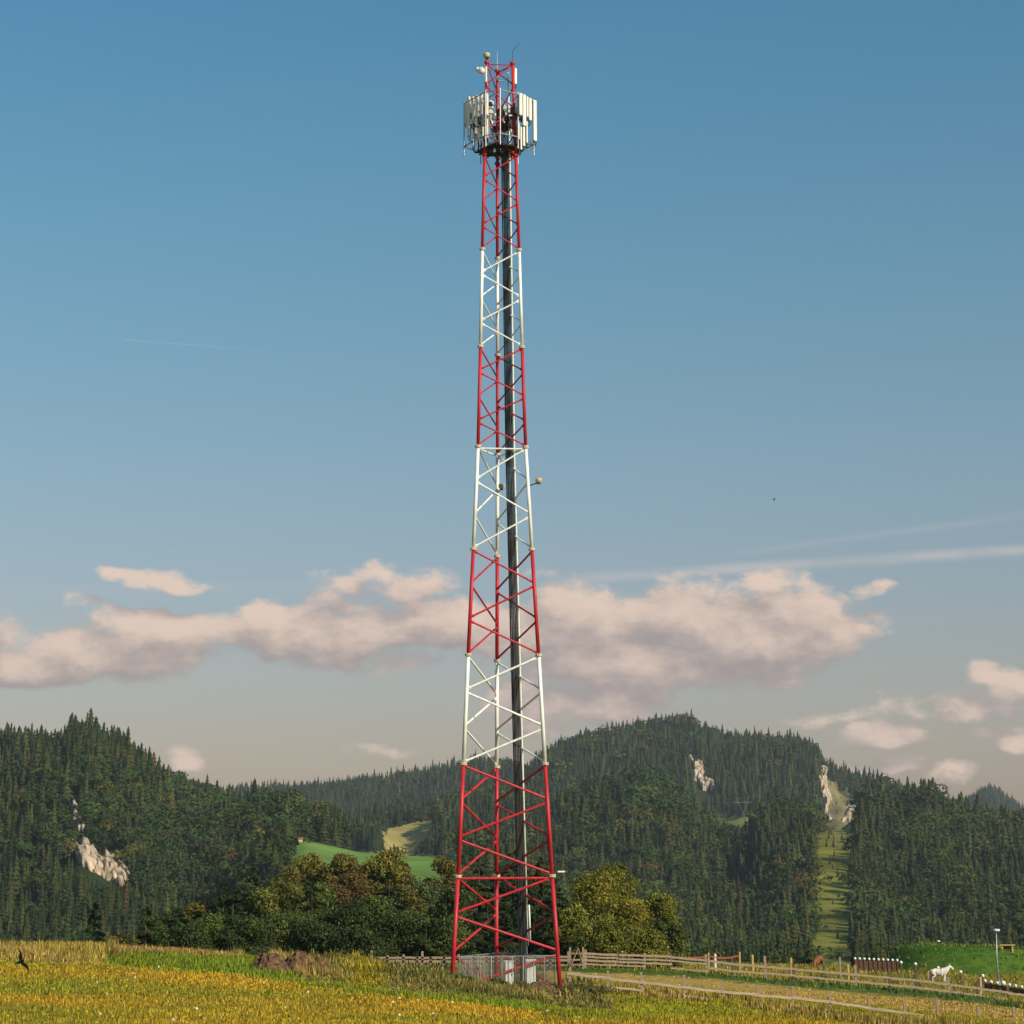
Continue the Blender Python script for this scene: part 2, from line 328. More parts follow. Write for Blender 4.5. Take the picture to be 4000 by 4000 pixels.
def zhill(t, Y, which=False):
    t = np.asarray(t, float); Y = np.asarray(Y, float); x = t*Y
    z = zground(x, Y) - 0.0
    idx = np.zeros(z.shape, int)-1
    rough_ = fbm(t*60, Y*.006, 4, 31)
    for k, (nm, D, W, ts, zs) in enumerate(HT):
        zc = np.interp(t, ts, zs); dn = D*(1+.03*np.sin(t*40+k)) if add_wobble(nm) else D
        s = (Y-dn); u = np.clip(-s/W, 0, 1); v = np.clip(s/(W*.8), 0, 1)
        Pf = .5+.5*np.cos(np.pi*u**.92); Pb = .5+.5*np.cos(np.pi*v)
        P = np.where(s < 0, Pf, Pb)
        zk = -27+(zc+27)*P
        amp = 0 if nm in 'MK' else 1
        zk = zk+amp*rough_*(.09*D*.16)*np.where(s < 0, np.sin(np.pi*np.clip(u, 0, 1))**.8, 0)
        m = zk > z; z = np.where(m, zk, z); idx = np.where(m, k, idx)
    return (z, idx) if which else z
def add_wobble(nm): return nm not in ('M', 'K')
def inpoly(px, py, poly):
    c = np.zeros(np.shape(px), bool); n = len(poly)
    for i in range(n):
        x0, y0 = poly[i]; x1, y1 = poly[(i+1) % n]
        if y0 == y1: continue
        c ^= ((y0 > py) != (y1 > py)) & (px < (x1-x0)*(py-y0)/(y1-y0)+x0)
    return c
# open ground on the hills: green meadow, hay meadow, strip behind the wood, power line clearing
GREEN = [(1190, 3275), (1270, 3295), (1400, 3323), (1550, 3337), (1740, 3340), (1760, 3680), (1190, 3680)]
HAY = [(1483, 3250), (1560, 3232), (1692, 3203), (1680, 3235), (1645, 3275), (1600, 3312), (1555, 3290), (1510, 3285)]
STRIP = [(2815, 3197), (2950, 3197), (2950, 3216), (2815, 3222)]
CLEAR = [(3192, 3252), (3330, 3252), (3312, 3300), (3285, 3400), (3262, 3540), (3266, 3620), (3315, 3700), (3330, 3790), (3188, 3790), (3192, 3500), (3200, 3380)]
SCREE = [(3214, 3080), (3250, 3080), (3300, 3095), (3350, 3128), (3346, 3185), (3312, 3224), (3230, 3222), (3215, 3120)]
SCREE2 = [(3205, 2965), (3228, 2975), (3240, 3060), (3210, 3060)]
GREENV = [(1195, 3278), (1270, 3297), (1400, 3325), (1550, 3338), (1715, 3342), (1690, 3440), (1250, 3440)]
RK = {'A': [(285, 3320), (355, 3295), (385, 3360), (440, 3330), (470, 3370), (515, 3430), (470, 3460), (380, 3415), (300, 3370)], 'A1': [(262, 3105), (285, 3110), (310, 3180), (335, 3250), (300, 3250), (280, 3180)],
      'C': [(2710, 2970), (2745, 2975), (2750, 3040), (2790, 3060), (2780, 3090), (2740, 3085), (2712, 3040)], 'E': [(3695, 3255), (3715, 3250), (3735, 3290), (3720, 3325), (3695, 3315)]}
tt = np.linspace(-.5, .5, 520); YY = np.concatenate([np.linspace(299, 640, 30), np.geomspace(650, 5200, 270)])
T2, Y2 = np.meshgrid(tt, YY, indexing='ij'); Z2, I2 = zhill(T2, Y2, True)
Vh = np.stack([T2*Y2, Y2, Z2], -1); PX, PY = to_px(Vh)
colh = np.empty(Z2.shape+(3,)); colh[:] = (0.035, 0.045, 0.018)
nzh = fbm(Vh[..., 0]*.02, Y2*.02, 4, 3)[..., None]
def setc(mask, c): colh[mask] = (np.array(c)*(1+nzh*1.3))[mask]
setc(Y2 < 340, (0.09, 0.085, 0.028))
iM = [h[0] for h in HT]
setc(I2 == iM.index('M'), (0.13, 0.21, 0.045)); setc((PX > 1440) & (PX < 1740) & (PY > 3180) & (PY < 3350) & (I2 == iM.index('B2')), (0.36, 0.29, 0.09))
setc((PX > 2790) & (PX < 2980) & (PY > 3185) & (PY < 3235), (0.24, 0.22, 0.05)); setc((PX > 3170) & (PX < 3340) & (PY > 3230) & (Y2 < 1400) & (Y2 > 420), (0.22, 0.21, 0.035))
setc((PX > 3195) & (PX < 3370) & (PY > 2950) & (PY < 3245) & (Y2 > 1500), (0.27, 0.23, 0.10))
nt, ny = T2.shape; ii = np.arange(nt*ny).reshape(nt, ny)
Fq = np.stack([ii[:-1, :-1], ii[1:, :-1], ii[1:, 1:], ii[:-1, 1:]], -1).reshape(-1, 4)
tag(bigmesh('hills', Vh.reshape(-1, 3), Fq, colh.reshape(-1, 3), HILLM, smooth=True), 'wooded hills with bare meadows and a cleared strip', 'hills', kind='structure')
# visibility horizon for the wood
runmax = np.maximum.accumulate((Z2-HC)/Y2, axis=1)
def horizon(t, Y):
    i = np.clip(((t+.5)/1.0*(len(tt)-1)).astype(int), 0, len(tt)-1); j = np.clip(np.searchsorted(YY, Y)-1, 0, len(YY)-1)
    return runmax[i, j]
# ------------------------------------------------------------------ far woods
def conifer_tpl(n, k, seed):
    r = np.random.default_rng(seed); V = []; F = []
    for i in range(n):
        f = i/n; z1 = 1-f*0.93; z0 = z1-(.16+.10*f)*9/n*.9
        R0 = .02+.165*(f+.06)**.85; base_ = len(V); V.append((0, 0, min(1.0, z1+.02)))
        a0 = r.uniform(0, 6.28)
        for j in range(2*k):
            a = a0+math.pi*j/k; rr = R0*(1.0 if j % 2 == 0 else .52)*r.uniform(.75, 1.2)
            V.append((rr*math.cos(a), rr*math.sin(a), z0+(.0 if j % 2 == 0 else .03)+r.uniform(-.02, .02)))
        for j in range(2*k): F.append((base_, base_+1+j, base_+1+(j+1) % (2*k)))
    return np.array(V), np.array(F)
def broad_tpl(nl, seed, size=.11):
    r = np.random.default_rng(seed); V = []; F = []
    lobes = [(r.normal(0, .13), r.normal(0, .13), r.uniform(.42, .82), r.uniform(.16, .27)) for _ in range(8)]+[(0, 0, .6, .30)]
    for i in range(nl):
        lx, ly, lz, lr = lobes[i % len(lobes)]; d = r.normal(size=3); d /= np.linalg.norm(d)
        if d[2] < -.4: d[2] *= -1
        c = np.array([lx, ly, lz])+d*lr*r.uniform(.8, 1.05)*np.array([1, 1, .9])
        nn = d+r.normal(size=3)*.35; nn /= np.linalg.norm(nn); a = np.cross(nn, r.normal(size=3)); a /= np.linalg.norm(a); b = np.cross(nn, a); s = size*r.uniform(.6, 1.2)
        k = len(V); V += [c+a*s, c+b*s*.8, c-a*s*.8-b*s*.5]; F.append((k, k+1, k+2))
    return np.array(V), np.array(F)
TPL = {'c1': [conifer_tpl(10, 6, s) for s in range(4)], 'c2': [conifer_tpl(6, 5, s) for s in range(3)], 'b1': [broad_tpl(260, s, .068) for s in range(4)], 'b2': [broad_tpl(100, s, .11) for s in range(3)]}
def scatter(tpls, P, H, Wd, colr):
    """one merged mesh of many small trees"""
    Vs, Fs, Cs = [], [], []; off = 0; pick = rng.integers(0, len(tpls), len(P)); ang = rng.uniform(0, 6.28, len(P))
    for k, (tv, tf) in enumerate(tpls):
        m = pick == k; p = P[m]; h = H[m]; wd = Wd[m]; a = ang[m]; c = colr[m]
        if len(p) == 0: continue
        x = tv[None, :, 0]*np.cos(a)[:, None]-tv[None, :, 1]*np.sin(a)[:, None]; y = tv[None, :, 0]*np.sin(a)[:, None]+tv[None, :, 1]*np.cos(a)[:, None]
        v = np.stack([x*(h*wd)[:, None], y*(h*wd)[:, None], tv[None, :, 2]*h[:, None]], -1)+p[:, None, :]
        f = tf[None]+(np.arange(len(p))*len(tv))[:, None, None]+off
        Vs.append(v.reshape(-1, 3)); Fs.append(f.reshape(-1, 3)); Cs.append(np.repeat(c, len(tv), 0)*rng.uniform(.8, 1.2, (len(p)*len(tv), 1))); off += len(p)*len(tv)
    return np.concatenate(Vs), np.concatenate(Fs), np.concatenate(Cs)
SPR = np.array([[.025, .038, .012], [.033, .047, .014], [.043, .056, .015], [.027, .042, .016], [.050, .060, .016], [.064, .066, .018]])
BRD = np.array([[.042, .072, .015], [.055, .085, .017], [.075, .088, .018], [.040, .070, .017], [.088, .092, .020], [.050, .078, .024]])
AUT = np.array([[.13, .075, .03], [.12, .085, .03], [.16, .12, .035]])
DECZ = [(560, 3300, 420, 190, .9), (820, 3480, 420, 160, .5), (380, 3120, 120, 110, .6), (2560, 3160, 130, 130, .95), (2480, 3120, 90, 90, .7), (3080, 3200, 130, 120, .85), (2820, 2900, 100, 60, .6), (2570, 2900, 60, 60, .5), (3130, 3500, 120, 260, .5),
        (2250, 3350, 160, 120, .5), (1150, 3240, 140, 90, .8), (3650, 3330, 160, 160, .6), (3850, 3300, 130, 90, .6), (3500, 3600, 600, 170, .55), (3420, 3200, 90, 90, .5), (2250, 3600, 500, 150, .5), (3000, 3600, 200, 150, .5), (500, 3200, 260, 140, .6), (200, 3560, 400, 150, .35), (1980, 3400, 600, 150, .3), (2700, 3550, 400, 200, .35)]
cand = []
Yb = 318.0
while Yb < 4600:
    sp_ = 5.2+Yb*.0013
    nx = int(.68*Yb/sp_); t = (-.34+.68*(np.arange(nx)+rng.uniform(-.45, .45, nx))/nx); y = Yb+rng.uniform(-.5, .5, nx)*sp_
    cand.append(np.stack([t, y], 1)); Yb += sp_
cand = np.concatenate(cand); zt, it = zhill(cand[:, 0], cand[:, 1], True)
P0 = np.stack([cand[:, 0]*cand[:, 1], cand[:, 1], zt], 1); px, py = to_px(P0)
isM = it == iM.index('M'); keep = np.ones(len(px), bool)
keep &= ~(isM & (px > 1150) & (px < 1800)); keep &= ~((it == iM.index('K')) & (px > 3185) & (px < 3325) & (py > 3262))
big = 1+.25*fbm(P0[:, 0]*.01, P0[:, 1]*.01, 3, 9)
Hh = np.clip(rng.normal(16, 3.0, len(px)), 8, 23)*big; Hh = Hh*np.interp(cand[:, 1], [318, 430, 600, 1300], [.30, .42, .62, 1])
for pl, thin in ((HAY, 1), (GREENV, 1), (STRIP, 1), (CLEAR, .9), (SCREE, .96), (SCREE2, .45))+tuple((v, .6) for v in RK.values()):     # open patches stay open: no tree grows there, those in front stay low
    for fr in (0, .25, .5, .75, 1.0):
        for sd in (-.10, .10):
            q = P0+np.stack([Hh*sd, 0*Hh, Hh*fr], 1); qx, qy = to_px(q); ins = inpoly(qx, qy, pl) & (rng.random(len(qx)) < thin)
            if fr == 0: keep &= ~ins
            else: Hh = np.where(ins, Hh*fr*.72, Hh)
keep &= Hh > 4.5
for pl, pr_ in ((CLEAR, .16), (SCREE, .22), (HAY, .03)):       # scattered scrub in the open patches
    ins = inpoly(px, py, pl) & (rng.random(len(px)) < pr_); Hh = np.where(ins, rng.uniform(2.0, 5.5, len(px)), Hh); keep |= ins
vis = ((zt+Hh-HC)/cand[:, 1]) > horizon(cand[:, 0], cand[:, 1])-.0002
keep &= vis & (np.abs(cand[:, 0]) < .31)
pd = np.full(len(px), .17)
for cx, cy, rx, ry, p in DECZ: pd = np.maximum(pd, p*np.exp(-((px-cx)/rx)**2-((py-cy)/ry)**2))
pd = pd+fbm(P0[:, 0]*.012, P0[:, 1]*.012, 3, 77)*.5
pd = np.where(cand[:, 1] > 1950, pd*.6, pd)
dec = rng.random(len(px)) < pd
dist = cand[:, 1]
WOODNAME = {'A': ('steep wooded hill with a pale rock face', 0), 'B': ('hazy spruce wood on the low ridge beyond the meadows', 1), 'C': ('dark wood covering the highest peaked hill', 2), 'D': ('mixed wood on the rounded spur below the high peak', 3), 'E': ('tall spruce wood right of the power line clearing', 4), 'F': ('distant bluish wood on a small cone-shaped hill', 5)}
gid = np.array([{'A': 0, 'A2': 0, 'M': 0, 'B2': 1, 'B': 1, 'C': 2, 'D': 3, 'K': 3, 'E': 4, 'F': 5}[n] for n in iM]+[0])[it]
gid = np.where(it < 0, np.where(px < 1950, 0, np.where(px < 3240, 3, 4)), gid)
NTREE = 0
for nm, (lab, gk) in WOODNAME.items():
    Vs, Fs, Cs = [], [], []; off = 0
    for isd in (False, True):
        for farb in (False, True):
            m = keep & (gid == gk) & (dec == isd) & ((dist > 1700) == farb)
            if not m.any(): continue
            n = int(m.sum()); NTREE += n
            if isd:
                c = BRD[rng.integers(0, len(BRD), n)]; au = rng.random(n) < .02; c = np.where(au[:, None], AUT[rng.integers(0, 3, n)], c); tp = TPL['b2' if farb else 'b1']; hh = Hh[m]*.85; wd = rng.uniform(.9, 1.5, n)
            else:
                c = SPR[rng.integers(0, len(SPR), n)]; au = rng.random(n) < .006; c = np.where(au[:, None], AUT[0]*.8, c); tp = TPL['c2' if farb else 'c1']; hh = Hh[m]*rng.uniform(.8, 1.15, n); wd = rng.uniform(.95, 1.65, n)
            c = c*rng.uniform(.7, 1.35, (n, 1))
            v, f, cc = scatter(tp, P0[m]-np.array([0, 0, .5]), hh, wd, c); Vs.append(v); Fs.append(f+off); Cs.append(cc); off += len(v)
    if Vs: tag(bigmesh('forest', np.concatenate(Vs), np.concatenate(Fs), np.concatenate(Cs), FARLEAF), lab, 'forest', kind='stuff')
print('far trees', NTREE)
TX, TY, TH = -0.7433, 123.23, 0.1146      # tower foot and turn
# ------------------------------------------------------------------ rock faces, pylons and a hut on the hills
def hithill(px, py, y0=600, y1=4500, n=3000):
    a = at(px, py, 1.0); t = a.x; ys = np.linspace(y0, y1, n); Z = HC+(a.z-HC)*ys; zz = zhill(np.full(n, t), ys); b = np.nonzero(Z < zz)[0]
    return None if len(b) == 0 else Vector((t*ys[b[0]], ys[b[0]], float(zz[b[0]])))
def rockface(poly, lab, lift, y0=800, y1=2600, n=34, seed=0):
    p_ = np.array(poly, float); x0, x1, ya, yb = p_[:, 0].min()-8, p_[:, 0].max()+8, p_[:, 1].min()-8, p_[:, 1].max()+8
    xs = np.linspace(x0, x1, n); ys = np.linspace(yb, ya, n); V = np.zeros((n, n, 3)); ins = np.zeros((n, n)); ok = np.ones((n, n), bool)
    for i, x in enumerate(xs):
        for j, y in enumerate(ys):
            h = hithill(x, y, y0, y1, 900)
            if h is None: ok[i, j] = False; continue
            V[i, j] = h
    X, Yp = np.meshgrid(xs, ys, indexing='ij'); jx = fbm(X*.07, Yp*.05, 4, seed)*62; ins = inpoly(X+jx, Yp+jx*.6, poly).astype(float)
    sm = ins.copy()
    for _ in range(2): q = np.pad(sm, 1, mode='edge'); sm = (q[1:-1, 1:-1]*2+q[2:, 1:-1]+q[:-2, 1:-1]+q[1:-1, 2:]+q[1:-1, :-2])/6
    hgt = lift*(sm*1.5-.5)+sm*fbm(X*.10+seed, Yp*.035, 4, seed+3)*lift*2.2
    V[..., 1] -= hgt*.8; V[..., 2] += hgt*.7; V[..., 0] += fbm(X*.09, Yp*.09, 2, seed+9)*lift*.5
    V = V.reshape(-1, 3); ii = np.arange(n*n).reshape(n, n); F = np.stack([ii[:-1, :-1], ii[1:, :-1], ii[1:, 1:], ii[:-1, 1:]], -1); keepf = (sm[:-1, :-1] > .08) & ok[:-1, :-1] & ok[1:, 1:] & ok[1:, :-1] & ok[:-1, 1:]
    e1 = np.linalg.norm(V[F[..., 0]]-V[F[..., 2]], axis=-1); keepf &= e1 < max(30, 6*np.median(e1))
    F = F[keepf]; par = np.arange(n*n)
    for _ in range(n*2):
        m_ = par[F].min(1); np.minimum.at(par, F.ravel(), np.repeat(m_, 4))
    lb = par[F[:, 0]]; F = F[lb == np.bincount(lb).argmax()]
    us, inv = np.unique(F, return_inverse=True); V = V[us]; F = inv.reshape(-1, 4)
    o = bigmesh('rock_face', V, F, None, ROCK); tag(o, lab, 'cliff')
    md = o.modifiers.new('thick', 'SOLIDIFY'); md.thickness = 3; return o
RF = [(RK['A'], 'largest pale rock face low on the left wooded hill', 4), (RK['A1'], 'narrow broken rock streak above the largest pale rock face', 2.5), (RK['C'], 'two-part pale rock patch high on the peaked hill', 5),
      (RK['E'], 'small yellowish rock patch among the spruces of the right wood', 3), ([(3203, 2960), (3222, 2970), (3236, 3080), (3242, 3210), (3222, 3205), (3208, 3080)], 'tall thin pale cliff edge left of the grassy scree', 4.5), ([(3328, 3120), (3358, 3112), (3348, 3165), (3325, 3215), (3298, 3228), (3312, 3180)], 'pinkish rock edge right of the grassy scree', 4)]
for i, (pl, lab, lf) in enumerate(RF): rockface(pl, lab, lf, seed=i*7+1, y0=900 if 'left' in lab and i < 2 else 700)
def pylon(px, pyt, pyb, Y, lab):
    b = at(px, pyb, Y); t_ = at(px, pyt, Y); H_ = t_.z-b.z; r0 = empty('power_pylon', b, lab, 'pylon'); s = H_/30
    mb = MB()
    for sg in (-1, 1):
        for dy in (-.8, .8):
            mb.tube((sg*1.6*s, dy*2*s, -3), (sg*.7*s, dy*.6, 16*s), .16*s); mb.tube((sg*.7*s, dy*.6, 16*s), (sg*6*s, dy*.5, 26*s), .16*s)
            mb.tube((sg*6*s, dy*.5, 26*s), (sg*5*s, dy*.3, 32*s), .13*s)
    for k in range(6): z = 2.5*k*s; mb.tube((-1.5*s, 0, z), (1.3*s, 0, z+2.5*s), .09*s); mb.tube((1.5*s, 0, z), (-1.3*s, 0, z+2.5*s), .09*s)
    mb.build('frame', mat('pylon_grey', (.22, .22, .20), .7), r0); MB().tube((-11*s, 0, 26*s), (11*s, 0, 26*s), .26*s).build('cross_arm', MATS['pylon_grey'], r0)
pylon(2905, 3120, 3225, 1500, 'lattice power pylon with a V-shaped head standing before the peaked hill')
pylon(3278, 3240, 3330, 1180, 'faint lattice power pylon at the top of the grassy clearing')
h = hithill(1176, 3290, 700, 1400)
if h is not None:
    hut = empty('hut', h, 'tiny pale hut with a red roof at the top corner of the green meadow', 'hut')
    hut.scale = (.42, .42, .42)
    MB().box((0, 0, 1.1), (5, 4, 3.2)).build('wall', mat('hut_wall', (.6, .5, .38), .8), hut)
    MB().add([(-2.9, -2.4, 2.6), (2.9, -2.4, 2.6), (2.9, 2.4, 2.6), (-2.9, 2.4, 2.6), (-2.9, 0, 4.6), (2.9, 0, 4.6)], [(0, 1, 5, 4), (3, 4, 5, 2), (0, 4, 3), (1, 2, 5), (0, 3, 2, 1)]).build('roof', mat('hut_roof', (.32, .09, .04), .8), hut)

# ------------------------------------------------------------------ local ground
LN1 = [(-900, 3740), (0, 3752), (450, 3775), (700, 3792), (1000, 3814), (1150, 3842), (1350, 3874), (1700, 3907), (1900, 3930), (2100, 3957), (2300, 3980), (2500, 4012), (3000, 4110), (5000, 4500)]
FB = [(-900, 3700), (1450, 3760), (2000, 3775), (2280, 3783), (2520, 3788), (2760, 3803), (3100, 3834), (3345, 3850), (3580, 3871), (3820, 3897), (4000, 3920), (5000, 4040)]
NB = [(1900, 3800), (2226, 3848), (2508, 3872), (2671, 3888), (2822, 3901), (3098, 3945), (3397, 3984), (3665, 3997), (3961, 4035), (5000, 4200)]
def lin(L_, x): a = np.array(L_, float); return np.interp(x, a[:, 0], a[:, 1])
def gcol(x, y, z):
    """plant cover of the local ground: colour and height of the growth"""
    px, py = to_px(np.stack([x, y, z], -1)); n1 = fbm(x*.35, y*.35, 4, 1); n2 = fbm(x*.09, y*.09, 3, 2); n3 = fbm(x*1.4, y*1.4, 3, 4)
    c = np.empty(x.shape+(3,)); h = np.full(x.shape, .14)
    gold = np.array([.56, .335, .028]); oliv = np.array([.34, .28, .024]); grn = np.array([.19, .26, .022]); dry = np.array([.42, .29, .085]); dkg = np.array([.055, .095, .018]); brn = np.array([.46, .30, .09]); ylg = np.array([.26, .29, .02])
    def mixc(a, b, f): f = np.clip(f, 0, 1)[..., None]; return a*(1-f)+b*f
    fld = mixc(gold, oliv, .38+n1*1.5+n2*2.2+.3*np.exp(-((px-100)/500)**2)+.25*sstep(3930, 4000, py)*(px < 900)); fld = mixc(fld, grn, n3*1.2+n2*2-.35+.3*np.exp(-((px-150)/300)**2-((py-3860)/50)**2))
    c[:] = fld
    l1 = lin(LN1, px)+n1*18; fb_ = lin(FB, px); nb = lin(NB, px); up_ = l1-py       # px above the mown edge
    strip = up_ > 0
    mixf = n1*2.4+.35+n2*1.5
    sc_ = mixc(dkg*1.2, dry, mixf); sc_ = mixc(sc_, grn*.9, sstep(.05, .25, n3)*.6); c = np.where(strip[..., None], sc_, c); h = np.where(strip, .22+.5*np.clip(.4+n1*1.6, 0, 1), h)
    edge = strip & (up_ < 32+n2*30); c = np.where(edge[..., None], mixc(grn, ylg, .4+n1*2), c); h = np.where(edge, .2, h)
    lc = strip & (px < 420); c = np.where(lc[..., None], mixc(dry, oliv, .25+n1*1.5), c); h = np.where(lc, .26+.35*n1, h)
    lg = (px > 380) & (px < 1050) & (np.abs(py-(3745+(px-400)*.04)) < 28+n1*20) & (px-400 > (3760-py)*2); c = np.where(lg[..., None], mixc(grn, ylg*.8, n1*2+.4), c); h = np.where(lg, .18, h)
    lg2 = (px > 450) & (px < 1000) & (py < 3722+(px-450)*.03); c = np.where(lg2[..., None], mixc(dry*.8, brn, .5+n1), c); h = np.where(lg2, .2+.2*n1, h)
    rt = px > 2120+n1*80
    a = rt & (py > nb-14) & (up_ < 0) | (rt & (py > nb+12))
    rc = mixc(oliv*.75, ylg*1.0, .35+n1*1.6+n2*1.2); yb = np.exp(-((px-2600)/330)**2-((py-3945)/24)**2); rc = mixc(rc, ylg*1.15, yb*1.1); rc = mixc(rc, gold, sstep(3960, 4010, py)*.45+n2)
    c = np.where(a[..., None], rc, c); h = np.where(a, .16, h)
    ndry = rt & (np.abs(py-nb-4) < 17+12*n1); c = np.where(ndry[..., None], mixc(dry, oliv, .35+n1*2), c); h = np.where(ndry, .36+.3*n1, h)
    dd_ = (py-fb_)/np.maximum(nb-fb_, 8); bt = rt & (py > fb_) & (py < nb-12)
    bc = mixc(dkg*1.3, brn, (dd_-.17+n3*.3)/.08); bc = mixc(bc, oliv*.9, (dd_-.56+n1*.25)/.1); bc = mixc(bc, ylg*.7, sstep(.1, .3, n1)*.5*(dd_ > .5))
    c = np.where(bt[..., None], bc*np.array([1.2, 1.2, 1.0]), c); h = np.where(bt, .12, h); dkb = bt & (dd_ < .17); h = np.where(dkb, .26, h)
    bh = (py <= fb_) & (px > 1500); c = np.where(bh[..., None], mixc(np.array([.26, .22, .04]), oliv, .3+n1*2), c); h = np.where(bh, .3, h)
    r2 = (np.abs(x-MOUND.x-1.2)/8.8)**2.8+((y-228)/11.0)**2; mo = r2 < 1.15
    c = np.where(mo[..., None], mixc(np.array([.085, .17, .022]), np.array([.24, .24, .03]), n1*1.4+.05+sstep(.35, .0, r2)*.6), c); h = np.where(mo, .3, h)
    pad = ((x-TX)**2+(y-TY+.2)**2) < 2.3**2; c = np.where(pad[..., None], np.array([.25, .20, .12])*(1+n3[..., None]), c); h = np.where(pad, .10, h)
    return np.clip(c, .004, 1), np.clip(h, .04, 1.2), px, py
gx = np.concatenate([np.linspace(-150, -46, 30), np.linspace(-45, 45, 260), np.linspace(46, 150, 30)]); gy = np.concatenate([np.linspace(-40, 50, 40), np.linspace(50.5, 165, 290), np.linspace(166, 299, 80)])
GX, GY = np.meshgrid(gx, gy, indexing='ij'); GZ = zground(GX, GY); gc, gh, gpx, gpy = gcol(GX, GY, GZ)
nx_, ny_ = GX.shape; ii = np.arange(nx_*ny_).reshape(nx_, ny_); Fg = np.stack([ii[:-1, :-1], ii[1:, :-1], ii[1:, 1:], ii[:-1, 1:]], -1).reshape(-1, 4)
tag(bigmesh('ground', np.stack([GX, GY, GZ], -1).reshape(-1, 3), Fg, gc.reshape(-1, 3)*.8, GROUNDM, smooth=True), 'sloping hay meadow and pasture', 'ground', kind='structure')
def blades(n, ysel, name, lab, hk=1.0, wk=1.0, tmax=.29, lean=.35, k=3):
    Y = ysel(n); t = rng.uniform(-tmax, tmax, n); x = t*Y; z = zground(x, Y); c, h, px, py = gcol(x, Y, z)
    h = h*hk*rng.uniform(.55, 1.3, n); wd = wk*(.018+.028*rng.random(n))*(Y/90); Vs = []; base_ = np.stack([x, Y, z-.03], 1)
    for j in range(k):
        a = rng.uniform(0, 6.28, n); l = rng.uniform(.1, lean, n)*h; o = rng.normal(0, .05, (n, 2))*(Y/90)[:, None]
        b = base_+np.concatenate([o, np.zeros((n, 1))], 1); s = np.stack([-np.sin(a), np.cos(a), 0*a], 1)*wd[:, None]
        tip = b+np.stack([np.cos(a)*l, np.sin(a)*l, h*rng.uniform(.7, 1.1, n)], 1); Vs.append(np.stack([b-s, b+s, tip], 1))
    V = np.concatenate(Vs).reshape(-1, 3); F = np.arange(len(V)).reshape(-1, 3); cc = np.tile(c, (k, 1))*rng.choice([.35, .7, 1.0, 1.25, 1.6], (k*n, 1))*np.stack([rng.uniform(.9, 1.15, k*n), np.ones(k*n), np.ones(k*n)], 1)
    tag(bigmesh(name, V, F, np.repeat(np.clip(cc, 0, .8), 3, 0), GRASSM), lab, 'grass', kind='stuff')
blades(90000, lambda n: np.sqrt(rng.uniform(54**2, 128**2, n)), 'meadow_grass', 'short golden grass of the hay meadow')
blades(30000, lambda n: np.sqrt(rng.uniform(124**2, 262**2, n)), 'pasture_grass', 'grass of the fenced pasture and the mound', k=2)
# flowers
n = 3600; Y = np.sqrt(rng.uniform(55**2, 112**2, n)); x = rng.uniform(-.27, .27, n)*Y; z = zground(x, Y); c, h, px, py = gcol(x, Y, z); m = (py > lin(LN1, px)+6) & (px < 2300); x, Y, z = x[m], Y[m], z[m]; n = len(x)
wht = rng.random(n) < .045; s = np.where(wht, .036, .030)*rng.uniform(.6, 1.3, n); a = np.arange(6)*math.pi/3
ctr = np.stack([x, Y, z+rng.uniform(.12, .22, n)], 1); nrm = rng.normal(0, .4, (n, 3))+np.array([.3, -.7, .7]); nrm /= np.linalg.norm(nrm, axis=1)[:, None]
t1 = np.cross(nrm, [0, 0, 1.0]); t1 /= np.linalg.norm(t1, axis=1)[:, None]; t2 = np.cross(nrm, t1)
V = ctr[:, None]+(t1[:, None]*np.cos(a)[None, :, None]+t2[:, None]*np.sin(a)[None, :, None])*s[:, None, None]
colf = np.where(wht[:, None], np.array([.75, .70, .58]), np.array([.55, .36, .02]))
tag(bigmesh('wildflowers', V.reshape(-1, 3), np.arange(n*6).reshape(-1, 6), np.repeat(colf, 6, 0), GRASSM), 'tiny white and yellow flowers scattered over the golden meadow', 'flowers', kind='stuff')
